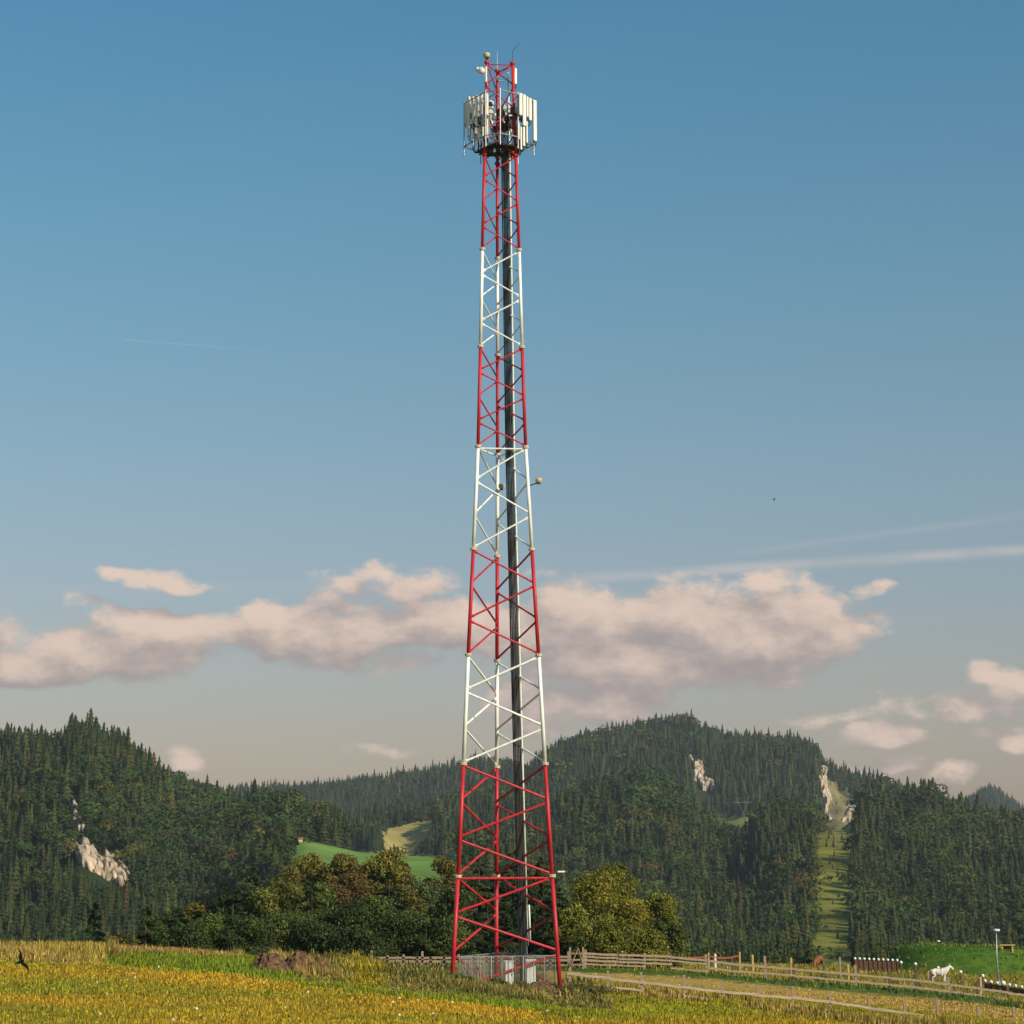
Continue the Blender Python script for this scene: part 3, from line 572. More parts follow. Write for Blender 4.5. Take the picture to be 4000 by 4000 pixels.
# tall weeds in the unmown strip
def weeds(n, name, lab, hk):
    Y = rng.uniform(88, 128, n*5); x = rng.uniform(-.26, .13, n*5)*Y; z = zground(x, Y); c, h, px, py = gcol(x, Y, z); l1 = lin(LN1, px)
    ok = (py < l1-12) & (px > -200) & (px < 2330+fbm(x, Y, 2, 8)*300) & (py > 3735) & ~((px > 450) & (px < 1000) & (py < 3790)); ok &= ((x-TX)**2+(Y-TY)**2) > 3.0**2; ok &= ~((px > 960) & (px < 1290) & (py < 3822) & (rng.random(len(px)) < .93))
    dens = np.clip(.5+fbm(x*.5, Y*.5, 3, 21)*2.6, .04, 1)*np.where(px < 420, .5, 1)*np.where(px < 1050, .45, 1); ok &= rng.random(len(px)) < dens
    x, Y, z, px, py = [q[ok][:n] for q in (x, Y, z, px, py)]; n = len(x)
    k = 9; pn = np.clip(fbm(x*.7, Y*.7, 3, 51)*2.2+.42, 0, 1)[:, None]
    c = (1-pn)*np.array([.06, .11, .02])+pn*np.array([.40, .28, .08]); red_ = (rng.random(n) < .06)[:, None]; c = np.where(red_, np.array([.22, .10, .04]), c); yl = (np.exp(-((px-1420)/90)**2) > rng.random(n))[:, None]; c = np.where(yl, np.array([.36, .28, .02]), c)
    h = hk*rng.uniform(.25, .95, n)*(.55+.6*np.clip(fbm(x*.4, Y*.4, 2, 61)+.5, 0, 1)); h = h*np.where(px < 1050, .62, 1)*np.clip((lin(LN1, px)-py)/45, .35, 1); h = h*np.where((px > 1740) & (px < 2200), .5, 1)
    Vs = []
    for j in range(k):
        a = rng.uniform(0, 6.28, n); ht = h*rng.uniform(.25, 1, n); l = ht*rng.uniform(.1, .5, n); wd = rng.uniform(.018, .05, n)
        b = np.stack([x+rng.normal(0, .09, n), Y+rng.normal(0, .09, n), z-.03+ht*rng.choice([0, .35, .6], n)], 1); s = np.stack([-np.sin(a), np.cos(a), 0*a], 1)*wd[:, None]
        tip = b+np.stack([np.cos(a)*l, np.sin(a)*l, ht*rng.uniform(.35, .7, n)], 1); mid = (b+tip)/2+np.stack([np.cos(a)*l*.1, np.sin(a)*l*.1, ht*.08], 1)
        Vs.append(np.stack([b, mid+s, tip, mid-s], 1))
    V = np.concatenate(Vs).reshape(-1, 3); cc = np.tile(c, (k, 1))*rng.uniform(.6, 1.5, (k*n, 1))
    tag(bigmesh(name, V, np.arange(len(V)).reshape(-1, 4), np.repeat(np.clip(cc, 0, .8), 4, 0), GRASSM), lab, 'weeds', kind='stuff')
weeds(9000, 'weeds', 'tall dry grass and weeds along the unmown strip', 1.0)

# ------------------------------------------------------------------ the lattice tower
LV = [0, 6, 12, 18, 24, 30, 36, 42, 48, 54]; RV = [3.4351, 2.9932, 2.6369, 2.3096, 1.9503, 1.6083, 1.425, 1.2795, 1.0952, 0.919]
ANG = {'L': R(-150)+TH, 'R': R(-30)+TH, 'M': R(90)+TH}
def lp(k, h):
    r = float(np.interp(h, LV, RV)); a = ANG[k]; return Vector((r*math.cos(a), r*math.sin(a), h))
def TW(x, y, z): return Vector((x-TX, y-TY, z))      # world to tower space
def tl(px, py, dy): return at(px, py, TY+dy)-Vector((TX, TY, 0))
tower = empty('lattice_tower', (TX, TY, 0), 'tall red and white lattice communications tower with a crown of antennas', 'tower')
SECT = [(0, 'red', 3, 'RL'), (6, 'red', 3, 'LR'), (12, 'white', 3, 'RL'), (18, 'red', 3, 'LR'), (24, 'white', 3, 'RL'), (30, 'red', 4, 'RL'), (36, 'white', 4, 'RL'), (42, 'red', 4, 'RL'), (48, 'red', 4, 'RL')]
for h0, colr_, nd, fs_ in SECT:
    m = RED if colr_ == 'red' else WHITE; h1 = h0+6
    sec = bpy.data.objects.new('mast_section', None); link(sec, tower); tag(sec, '%s painted mast section' % colr_)
    lr = float(np.interp(h0, [0, 54], [.118, .088])); br = float(np.interp(h0, [0, 12, 30, 54], [.068, .062, .046, .04]))
    nodes = {'L': [], 'R': [], 'M': []}
    start = {'RL': ('R', 'L', 'M'), 'LR': ('L', 'M', 'R')}[fs_]
    braces = []
    for (a, b), st in zip((('L', 'R'), ('L', 'M'), ('M', 'R')), start):
        k = st
        for i in range(nd):
            o = b if k == a else a
            ha = h1-i*6/nd; hb = h1-(i+1)*6/nd
            braces.append((k, ha-.10, o, hb+.10, k, o)); nodes[k].append(ha); nodes[o].append(hb); k = o
    for k in 'LRM':
        mb = MB(); mb.tube(lp(k, h0-(.3 if h0 == 0 else 0)), lp(k, h1), lr, lr*.97, 12)
        mb.build('leg', m, sec, True)
        fl = MB(); p = lp(k, h1); fl.lathe(p-Vector((0, 0, .06)), [(lr*1.75, 0), (lr*1.75, .05), (lr*1.2, .055), (lr*1.2, .065), (lr*1.75, .07), (lr*1.75, .12)], 12)
        for q in range(6):
            fl.tube(p+Vector((lr*1.5*math.cos(q*1.047), lr*1.5*math.sin(q*1.047), -.1)), p+Vector((lr*1.5*math.cos(q*1.047), lr*1.5*math.sin(q*1.047), .1)), .018, n=5)
        fl.build('flange', mat('cream_flange', (.62, .55, .40), .5) if h0 < 42 else m, sec)
    for (k, ha, o, hb, _, _) in braces:
        A_, B_ = lp(k, ha), lp(o, hb); d = (B_-A_).normalized(); A2_, B2_ = A_+d*(lr+.03), B_-d*(lr+.03)
        mb = MB(); mb.tube(A2_, B2_, br, n=8)
        side = (B_-A_).cross(Vector((0, 0, 1))).normalized()
        M3 = Matrix((d, side, d.cross(side))).transposed()
        for q, dd_ in ((A_, 1), (B_, -1)): mb.box(q+d*dd_*(lr+.06), (.22, .02, .15), rot=M3)
        mb.build('brace', m, sec)
    if h1 in (54, 30, 6):
        for a, b in (('L', 'R'), ('L', 'M'), ('M', 'R')):
            A_, B_ = lp(a, h1-.12), lp(b, h1-.12); d = (B_-A_).normalized()
            mb = MB(); mb.tube(A_+d*lr, B_-d*lr, br*.95, n=8); mb.build('cross_bar', WHITE if h1 == 30 else RED, sec)
# cable run and climbing ladder inside the back right face
def face(h, s, inn):   # s metres along the back face from its middle towards the right leg, inn metres inwards
    a, b = lp('M', h), lp('R', h); d = (b-a); d.z = 0; d.normalize(); mid = (a+b)/2; c = Vector((-mid.x, -mid.y, 0)).normalized()
    return Vector((mid.x, mid.y, h))+d*s+c*inn
def run(h, dx, dy):
    p = face(h, 0, 0); return p+Vector((float(np.interp(h, [3, 48], [-.17, -.07]))+dx, -.13+dy, 0))
tray = MB()
for s in (-.24, .19): tray.path([run(h, s, .06) for h in (0.2, 12, 30, 48.6)], .022, 6)
for i in range(80): tray.tube(run(.5+i*.6, -.24, .06), run(.5+i*.6, .19, .06), .014, n=5)
tray.build('cable_tray', GALV, tower)
for j in range(13):
    s = -.21+j*.031; mb = MB(); rr = .020 if j % 3 else .028; inn = -(j % 2)*.035
    top = [51.5, 48.9, 50.2, 49.5][j % 4]
    mb.path([run(h, s+.012*math.sin(h*.8+j*2), inn+.01*math.sin(h*.5+j)) for h in np.linspace(.1, top, 30)], rr, 6)
    mb.build('feeder_cable', [CABLE, mat('green_black_cable', (.016, .028, .022), .35, spec=.5), CABLE, mat('grey_cable', (.045, .045, .045), .4)][j % 4] if j != 6 else mat('red_cable', (.30, .05, .03), .5), tower)
lad = bpy.data.objects.new('ladder', None); link(lad, tower)
mb = MB(); mb.path([run(h, .27, 0) for h in (4.2, 12, 24, 30, 42, 48, 53.6)], .052, 8); mb.build('rail', mat('ladder_zinc', (.74, .77, .66), .45, .0), lad, True)
mb = MB(); mb.path([run(h, .40, 0) for h in (2.6, 4.45)], .05, 8); mb.path([run(h, .28, 0) for h in (2.3, 4.2)], .02, 6); mb.build('rail', MATS['ladder_zinc'], lad, True)
for i in range(99):
    h = 4.4+i*.495; mb = MB(); mb.tube(run(h, .18, 0), run(h, .40, 0), .014, n=5); mb.build('rung', GALV, lad)
# antenna platform
PL = [(.08, -1.92), (1.15, -1.2), (2.12, .15), (1.15, 1.75), (-1.15, 1.75), (-2.15, .45), (-.80, -1.55)]
def U2P(u, v): return 1750+u/3.865, 150+v/3.865
zt_ = tl(*U2P(820, 775), -1.92).z; zb_ = tl(*U2P(820, 1430), -1.92).z; zd_ = zb_-.42
plat = bpy.data.objects.new('antenna_platform', None); link(plat, tower)
mb = MB(); n7 = len(PL)
ix = [(x*.66, y*.72) for x, y in PL]; ip = [(x*.3, y*.3) for x, y in PL]
for k in range(9):
    f = .3+.045*k; pts = [(x*f, y*f, zd_) for x, y in PL]
    for i in range(n7): mb.tube(pts[i], pts[(i+1) % n7], .028, n=5)
for i in range(n7):
    for q in (0, .33, .66):
        x = ix[i][0]*(1-q)+ix[(i+1) % n7][0]*q; y = ix[i][1]*(1-q)+ix[(i+1) % n7][1]*q
        mb.tube((x*.35, y*.35, zd_-.05), (x*1.05, y*1.05, zd_-.05), .04, n=5)
# grating sheet with a hole in the middle
th_ = .03; vs = []
for z in (zd_+.03, zd_+.03+th_): vs += [(x, y, z) for x, y in ix]+[(x, y, z) for x, y in ip]
fs = []
for i in range(n7):
    j = (i+1) % n7; fs += [(14+i, 14+j, 21+j, 21+i), (i, 7+i, 7+j, j), (i, j, 14+j, 14+i)]
mb.add(vs, fs); mb.build('deck', DARKM, plat)
for z, nm in ((zt_, 'rail'), (zb_, 'rail')):
    mb = MB()
    for i in range(n7): mb.tube((*PL[i], z), (*PL[(i+1) % n7], z), .036, n=8)
    mb.build(nm, GALV, plat)
mb = MB()
for k in 'LRM':
    for z in (zt_-.1, zb_-.05, zd_): 
        p = lp(k, z)
        for q in (0, 1, 2, 3, 5, 6):
            if (Vector((PL[q][0], PL[q][1], 0))-Vector((p.x, p.y, 0))).length < 1.6: mb.tube(p, (PL[q][0], PL[q][1], z), .035, n=6)
mb.build('support_arm', GALV, plat)
for i in range(n7):
    mb = MB(); mb.tube((*PL[i], zd_-.3), (*PL[i], zt_+.12), .036, n=8); mb.build('post', GALV, plat)
def panel(u, v0, v1, w_, dy, az, name='panel_antenna', dep=.13, m=PANEL):
    a = tl(*U2P(u, v0), dy); b = tl(*U2P(u, v1), dy); z0, z1 = b.z, a.z; x = (a.x+b.x)/2
    o = MB().rbox((0, 0, 0), (w_, dep, z1-z0), 0, min(w_, dep)*.28).build(name, m, tower)
    o.location = (x, dy, (z0+z1)/2); o.rotation_euler = (0, 0, az)
    br = MB(); br.tube((0, dep/2+.10, -(z1-z0)/2-.18), (0, dep/2+.10, (z1-z0)/2+.12), .032, n=6)
    for z in (-.35, .35): br.box((0, dep/2+.04, z*(z1-z0)), (.07, .14, .05))
    br.build('bracket', GALV, o)
    cb = MB()
    for q in (-.3, .1, .35):
        L_ = .5+.4*random.random(); zb = -(z1-z0)/2
        cb.path([(w_*q, 0, zb+.01), (w_*q, 0, zb-.08), (w_*q*.6, .03, zb-.22), (w_*q*.3, .16, zb-.30*L_-.08), (0, .34, zb-.22), (0, .48, zb+.15)], .013, 5)
    cb.build('cable', CABLE, o); return o
for (u, v0, v1, w_) in [(585, 820, 1165, .2), (505, 840, 1155, .17), (440, 860, 1330, .22), (378, 880, 1250, .15), (312, 880, 1480, .27), (265, 970, 1290, .15)]:
    panel(u, v0, v1, w_, float(np.interp(u, [265, 600], [.35, -1.6])), R(-50) if u < 560 else R(-20))
for (u, v0, v1, w_) in [(592, 1185, 1505, .11), (455, 1350, 1560, .11), (352, 1215, 1300, .13), (378, 1450, 1640, .11), (525, 1330, 1480, .12)]:
    panel(u, v0, v1, w_, float(np.interp(u, [265, 600], [.35, -1.6]))+.1, R(-40), dep=.1)
for (u, v0, v1, w_) in [(1095, 830, 1160, .24), (1150, 850, 1320, .24), (1196, 880, 1190, .15), (1240, 905, 1240, .22), (1310, 935, 1550, .26)]:
    panel(u, v0, v1, w_, float(np.interp(u, [1095, 1320], [-1.25, .1])), R(38))
for (u, v0, v1, w_) in [(1065, 1270, 1525, .12), (1103, 1340, 1680, .12), (1145, 1335, 1625, .16), (1190, 1250, 1580, .11)]:
    panel(u, v0, v1, w_, float(np.interp(u, [1095, 1320], [-1.2, .1])), R(38), dep=.1)
for (u, v0, v1, w_) in [(655, 1010, 1330, .22), (745, 1000, 1400, .2), (850, 1010, 1440, .24), (945, 1005, 1420, .22)]:
    panel(u, v0, v1, w_, 1.85, R(180))
panel(572, 425, 660, .13, -.75, R(-30), dep=.1); panel(1020, 450, 690, .17, -.35, R(30), dep=.1)
RU = [(645, 1090, -.2, .3, .42), (990, 1090, -.6, .36, .46), (420, 1120, -.3, .28, .5), (480, 1240, -.7, .28, .45), (370, 1180, 0, .25, .45), (540, 1270, -1.0, .26, .4), (790, 1120, .9, .3, .5), (700, 1180, .9, .28, .42), (960, 1290, .2, .34, .5), (860, 1350, .8, .3, .45),
      (410, 1400, .2, .26, .4), (1050, 1180, -.5, .26, .42), (1130, 1220, -.2, .24, .4), (650, 990, -.9, .2, .26), (1010, 1390, .1, .3, .4), (760, 1290, 1.2, .3, .4), (330, 1120, .5, .22, .5), (1010, 1180, .6, .3, .5)]
RU += [(rng.uniform(380, 600), rng.uniform(1000, 1450), rng.uniform(-.2, .9), rng.uniform(.2, .34), rng.uniform(.3, .55)) for _ in range(18)]+[(rng.uniform(650, 1080), rng.uniform(1080, 1450), rng.uniform(-.1, 1.3), rng.uniform(.2, .34), rng.uniform(.3, .5)) for _ in range(15)]
for i, (u, v, dy, w_, h_) in enumerate(RU):
    p = tl(*U2P(u, v), dy); o = MB().rbox((0, 0, 0), (w_, .18, h_), 0, .02)
    for q in range(6): o.box((-w_*.4+q*w_*.16, .11, 0), (.012, .05, h_*.85))
    o = o.build('radio_unit', [PANELB, DARKM, PANEL if i < 8 else DARKM, mat('radio_green', (.06, .07, .05), .6), mat('radio_brown', (.20, .16, .12), .6)][i % 5], tower); o.location = p; o.rotation_euler = (0, 0, R(rng.uniform(-60, 60)))
for i in range(26):     # jumper cables drooping between radios and the cable run
    mb = MB(); a = Vector((rng.uniform(-1.8, 1.8), rng.uniform(-1.2, 1.4), rng.uniform(zb_-.1, zb_+1.4))); b = Vector((.35+rng.uniform(-.3, .3), .3, zd_+rng.uniform(0, .5)))
    mb.path([a, a.lerp(b, .3)-Vector((0, 0, .45)), a.lerp(b, .7)-Vector((0, 0, .35)), b], .016, 5); mb.build('cable', CABLE, tower)
for (u, v0, v1) in ((460, 1590, 1700), (505, 1600, 1720), (675, 1620, 1745), (775, 1620, 1730)):
    a = tl(*U2P(u, v0), -.3); b = tl(*U2P(u, v1), -.3); mb = MB(); mb.path([a+Vector((0, 0, .25)), a, b], [.03, .045, .04], 8); mb.build('cable_end', DARKM, tower)
for (u, r_, dy) in ((340, 1.0, .2), (1250, .8, .1), (1080, .9, -.8)):
    a = tl(*U2P(u, 1560), dy); mb = MB(); mb.path([a+Vector((.35*math.cos(t), 0, .45*math.sin(t)*(1 if math.sin(t) > 0 else 1.1))) for t in np.linspace(3.3, 6.2, 10)], .013, 5); mb.build('cable', CABLE, tower)
# dishes
def dish(u, v, dy, r_, az):
    p = tl(*U2P(u, v), dy); M3 = Matrix.Rotation(az, 3, 'Z')@Matrix.Rotation(R(90), 3, 'X')
    o = MB().lathe((0, 0, 0), [(r_*.35, -.16), (r_*.8, -.08), (r_, 0), (r_, .16), (r_*.93, .19), (r_*.5, .22), (0.01, .23)], 20, M3).build('dish_antenna', PANEL, tower, True); o.location = p
    MB().tube((0, 0, 0), M3@Vector((0, 0, -.3)), .04, n=8).tube(M3@Vector((0, 0, -.3)), M3@Vector((.5, 0, -.35)), .035, n=8).build('mount', GALV, o)
dish(512, 492, -.9, .21, R(-35)); dish(470, 470, -.4, .13, R(-60)); dish(742, 610, .5, .10, R(10)); dish(655, 985, -.7, .17, R(-25))
# warning lights, lightning rods, floodlight
def beacon(p, s, arm=None):
    o = MB().lathe((0, 0, 0), [(s*.6, -.10*s), (s*.9, 0), (s, .06), (s, .10*s*2), (s, .42*s), (s*.8, .5*s), (s*.95, .55*s), (s, .65*s), (s, 1.05*s), (s*.85, 1.2*s), (s*.4, 1.25*s)], 18).build('warning_light', LAMPY, tower); o.location = p
    MB().lathe((0, 0, 0), [(s*1.02, .44*s), (s*1.03, .62*s)], 18).build('lens', mat('lens_grey', (.30, .27, .18), .25), o)
    if arm is not None: MB().tube(arm-p, (0, 0, -.02), .035, n=8).box((0, 0, -.09), (.2, .2, .04)).build('arm', DARKM, o)
tp = lp('L', 54); beacon(tp+Vector((0, 0, .34)), .21, tp)
q = lp('R', 27.7); beacon(q+Vector((.62, 0, .22)), .19, q); q2 = lp('M', 27.7); beacon(q2+Vector((.25, -.5, .22)), .19, q2)
tr_ = lp('R', 54); a = tl(1750+1070/3.865, 150+90/3.865, tr_.y)
MB().path([tr_, Vector((tr_.x, tr_.y, tl(2000, 198, tr_.y).z)), a], [.022, .018, .012], 6).build('lightning_rod', DARKM, tower)
tm = lp('M', 54); MB().path([tm, tm+Vector((0, 0, 1.3))], [.018, .01], 6).build('lightning_rod', GALV, tower)
q = lp('R', 6.0); a = at(2192, 3405, TY+q.y)-Vector((TX, TY, 0))
o = MB().rbox((0, 0, 0), (.42, .22, .09), 0, .02).build('floodlight', PANEL, tower); o.location = a
MB().tube(q-a, Vector((-.2, 0, -.02)), .022, n=6).build('arm', DARKM, o)
# concrete footings
for k in 'LRM':
    p = lp(k, 0); zz = zg(TX+p.x, TY+p.y); MB().lathe((p.x, p.y, zz-.5), [(.5, 0), (.5, .58), (.46, .62)], 16).build('footing', mat('concrete', (.38, .35, .31), .9, var=.25), tower)
# ---- wire mesh enclosure between the legs
zt2 = 1.83
encl = empty('mesh_enclosure', (TX, TY, 0), 'grey wire mesh enclosure fence around the foot of the lattice tower', 'fence')
cor = [lp('L', 1)*1.02, lp('R', 1)*1.02, lp('M', 1)*1.02]
cor[0] += Vector((.42, -.02, 0)); cor[1] += Vector((-.30, -.12, 0)); cor[2] += Vector((0, -.4, 0))
WIRE = mat('zinc_wire', (.30, .27, .23), .5, .4)
for a, b in ((0, 1), (1, 2), (2, 0)):
    A_, B_ = cor[a].copy(), cor[b].copy(); A_.z = B_.z = 0; L_ = (B_-A_).length; d = (B_-A_)/L_; npn = 9 if a == 0 else 6
    def gz(p): return zg(TX+p.x, TY+p.y)
    mbm = MB(); nv = int(L_/.075)
    for i in range(nv):
        p = A_+d*(i+.5)*L_/nv; mbm.tube(Vector((p.x, p.y, gz(p)+.03)), Vector((p.x, p.y, zt2)), .0038, n=3, caps=False)
    for i in range(34):
        f = i/33; mbm.path([Vector((p.x, p.y, (gz(p)+.04)*(1-f)+zt2*f)) for p in (A_, A_.lerp(B_, .5), B_)], .0038, 3, False)
    mbm.build('mesh_panel', WIRE, encl)
    for i in range(npn+1):
        p = A_+d*L_*i/npn; MB().tube((p.x, p.y, gz(p)-.2), (p.x, p.y, zt2+.02), .022 if i % 3 else .034, n=6).build('post', GALV, encl)
    MB().path([Vector((A_.x, A_.y, zt2)), Vector((B_.x, B_.y, zt2))], .024, 6).build('top_rail', GALV, encl)
# ---- equipment cabinets
def cabinet(px, py0, py1, w_, dy, lab, rz):
    b = at(px, py1, TY+dy); t_ = at(px, py0, TY+dy); z0 = zg(b.x, b.y)+.05; H_ = t_.z-z0
    r0 = empty('equipment_cabinet', (b.x, b.y, z0), lab, 'cabinet', 'equipment cabinets at the tower foot', rz)
    MB().rbox((0, 0, H_/2), (w_, .42, H_-.04), 0, .015).build('body', WHITE, r0)
    MB().rbox((0, 0, H_+.0), (w_+.05, .48, .05), 0, .01).build('roof', WHITE, r0)
    dr = MB().box((0, -.218, H_/2), (w_-.06, .012, H_-.2)).build('door', WHITE, r0)
    MB().box((w_*.3, -.235, H_*.52), (.025, .03, .14)).build('handle', DARKM, dr)
    MB().box((0, 0, .01), (w_-.04, .4, .08)).build('plinth', MATS['concrete'], r0)
cabinet(1988, 3755, 3862, .46, -1.3, 'white equipment cabinet inside the mesh fence, nearer the middle leg of the tower', R(6))
cabinet(2073, 3750, 3875, .52, -1.0, 'white equipment cabinet with crossed brace shadows, nearer the right leg of the tower', R(6))

# ------------------------------------------------------------------ fences
def fence(name, lab, posts, rails, Yf, pm, rm, pr=.07, ph=None, square=True):
    """posts: (px, top y); rails: list of (list of (px,y), [spans to skip])"""
    o0 = onground(posts[0][0], Yf(posts[0][0])); r0 = empty(name, o0, lab, 'fence'); P = []
    for i, (px, ty) in enumerate(posts):
        b = onground(px, Yf(px)); tz = at(px, ty, b.y).z; tz = max(tz, b.z+.5); P.append((px, b))
        mb = MB(); L_ = tz-b.z; lean = Vector((rng.normal(0, .02), rng.normal(0, .02), 0))*L_
        if square: mb.add([Vector((sx*pr*k, sy*pr*k, z))+l for z, k, l in ((-.3, 1, Vector()), (L_-.02, 1, lean), (L_, .8, lean)) for sx, sy in ((-1, -1), (1, -1), (1, 1), (-1, 1))], [(3, 2, 1, 0), (8, 9, 10, 11)]+[(q*4+i, q*4+(i+1) % 4, q*4+4+(i+1) % 4, q*4+4+i) for q in (0, 1) for i in range(4)])
        else: mb.path([(0, 0, -.3), lean*.5+Vector((0, 0, L_*.5)), lean+Vector((0, 0, L_))], [pr, pr*.95, pr*.8], 7)
        o = mb.build('post', pm(i) if callable(pm) else pm, r0); o.location = b-o0
    for pts, skip, bw in rails:
        for i in range(len(P)-1):
            if i in skip: continue
            (xa, a), (xb, b) = P[i], P[i+1]
            if xa < pts[0][0]-5 or xb > pts[-1][0]+5: continue
            za = at(xa, lin(pts, xa), a.y).z; zb = at(xb, lin(pts, xb), b.y).z
            p = Vector((a.x, a.y, za)); q = Vector((b.x, b.y, zb)); d = (q-p); L_ = d.length; d.normalize(); sd = d.cross(Vector((0, 0, 1))).normalized(); u_ = sd.cross(d)
            M3 = Matrix((d, sd, u_)).transposed(); c = (p+q)/2+sd*(pr+.018)+Vector((0, 0, rng.normal(0, .012)))
            mb = MB(); k = 5; vs = []
            for j in range(k+1):
                f = j/k-.5; wv = Vector((0, 0, .012*math.sin(j*1.7+i*2.1))); ww = bw*(1+.08*math.sin(j*2.3+i))
                vs += [M3@Vector((f*(L_+.16), sy*.018, sz*ww/2))+wv for sy, sz in ((-1, -1), (1, -1), (1, 1), (-1, 1))]
            fs = [(3, 2, 1, 0), tuple(k*4+i_ for i_ in range(4))]+[(j*4+i_, j*4+(i_+1) % 4, j*4+4+(i_+1) % 4, j*4+4+i_) for j in range(k) for i_ in range(4)]
            mb.add(vs, fs); o = mb.build('rail', rm, r0); o.location = c-o0
    return r0
FP = [(2285, 3710), (2414, 3717), (2517, 3723), (2621, 3723), (2758, 3728), (2862, 3743), (2991, 3735), (3101, 3764), (3218, 3767), (3344, 3769), (3476, 3787), (3580, 3800), (3708, 3817), (3820, 3831), (3939, 3852), (4070, 3868), (4200, 3884)]
up1 = [(2285, 3724), (2621, 3738), (2758, 3751), (2862, 3766), (3101, 3785), (3344, 3808), (3580, 3830), (3820, 3861), (4000, 3886), (4200, 3912)]
def off(L_, d, a=-1e9, b=1e9): return [(x, y+d) for x, y in L_ if a <= x <= b]
fence('paddock_fence', 'weathered paddock fence with dark posts, behind the pasture and reaching the right edge', FP,
      [(up1, (), .14), (off(up1, 27), (3,), .13), (off(up1, 14, 0, 2760), (), .11), (off(up1, 42, 0, 2760), (2,), .10)], lambda px: float(np.interp(px, [2285, 4000, 4200], [150, 155, 156])), lambda i: [WOOD, WOODD, WOOD, WOODD][i % 4] if i < 6 else (WOODD if i % 3 else WOOD), WOOD, .085)
BP = [(1451, 3712), (1512, 3732), (1575, 3728), (1630, 3740), (1650, 3716), (1682, 3742), (1734, 3738), (1792, 3727), (1846, 3733), (1900, 3741), (1960, 3738), (2020, 3738), (2088, 3730), (2150, 3736), (2221, 3717)]
rb = [(1451, 3739), (1682, 3742), (2221, 3738)]
fence('board_fence', 'low board fence in front of the dark trees, behind the lattice tower', BP, [(rb, (), .14), (off(rb, 14), (), .16), (off(rb, 32), (), .10)], lambda px: 151.0, WOOD, WOOD, .075)
NP = [(2226, 3781), (2377, 3792), (2508, 3798), (2671, 3808), (2822, 3842), (2960, 3848), (3098, 3852), (3243, 3883), (3397, 3899), (3536, 3919), (3665, 3904), (3823, 3953), (3961, 3976), (4100, 4000)]
un = [(2226, 3803), (2377, 3820), (2671, 3856), (2822, 3874), (2960, 3886), (3098, 3897), (3243, 3914), (3397, 3937), (3536, 3956), (3665, 3974), (3823, 3990), (3961, 4008), (4100, 4030)]
fence('pasture_fence', 'near broken fence with one pale top board crossing the pasture right of the tower', NP, [(un, (), .12), (off(un, 33), (0, 2, 5), .10)], lambda px: float(np.interp(px, [2226, 2671, 3397, 4100], [121, 120, 119, 117])), WOOD, WOODL, .07)
# gate
gb = onground(2228, 148); gt = empty('wooden_gate', gb, 'small wooden gate with a diagonal brace between the tower and the paddock fence', 'gate')
gw = at(2278, 3750, 148).x-gb.x
for x in (0.0, gw): MB().box((x, 0, .6), (.12, .12, 1.5)).build('post', WOOD, gt)
for z in (.25, .55, .95): MB().box((gw/2, -.08, z), (gw-.1, .03, .10)).build('board', WOOD, gt)
MB().path([(.05, -.11, .2), (gw*.62, -.11, 1.3)], .04, 6).path([(gw*.62, -.11, 1.3), (gw-.05, -.11, .35)], .035, 6).build('diagonal_brace', WOOD, gt)
# orange tape barrier
tb = [(2640, 3722, WOODY), (2770, 3727, WOODY), (2892, 3724, WOODY)]
b0 = onground(2640, 175); bt = empty('tape_barrier', b0, 'orange tape barrier strung between yellow stakes behind the paddock fence', 'barrier'); pr_ = None
for px, ty, m in tb:
    b = onground(px, 175); tz = at(px, ty, 175).z; o = MB().box((0, 0, (tz-b.z)/2), (.12, .12, tz-b.z+.2)).build('stake', m, bt); o.location = b-b0
    q = Vector((b.x, b.y-.08, tz-.14))
    if pr_ is not None:
        mb = MB(); k = 8; vs = []
        for j in range(k+1):
            f = j/k; c = pr_.lerp(q, f)-Vector((0, 0, .18*math.sin(math.pi*f))); vs += [c+Vector((0, sy*.006, sz*.05)) for sy, sz in ((-1, -1), (1, -1), (1, 1), (-1, 1))]
        mb.add(vs, [(3, 2, 1, 0), tuple(k*4+i for i in range(4))]+[(j*4+i, j*4+(i+1) % 4, j*4+4+(i+1) % 4, j*4+4+i) for j in range(k) for i in range(4)]); o = mb.build('tape', TAPE, bt); o.location = -b0
    pr_ = q
for px, ty, Y, m, lab in [(2795, 3731, 176, CAPW, 'short white stake under the orange tape'), (2941, 3735, 176, WOODY, 'lone yellow stake right of the orange tape barrier'), (3092, 3747, 175, WOODY, 'thin yellow stake left of the brown horse'), (3283, 3744, 178, WOOD, 'pale grey stake right of the brown horse'), (3315, 3772, 170, WOODY, 'yellow stake beside the brown palisade'), (3833, 3822, 168, WOODY, 'yellow stake near the lamp post foot')]:
    b = onground(px, Y); tz = max(at(px, ty, Y).z, b.z+.7); o = MB().rbox((0, 0, (tz-b.z)/2), (.17, .17, tz-b.z+.2), 0, .03).build('stake', m); o.location = b; tag(o, lab, 'stake')
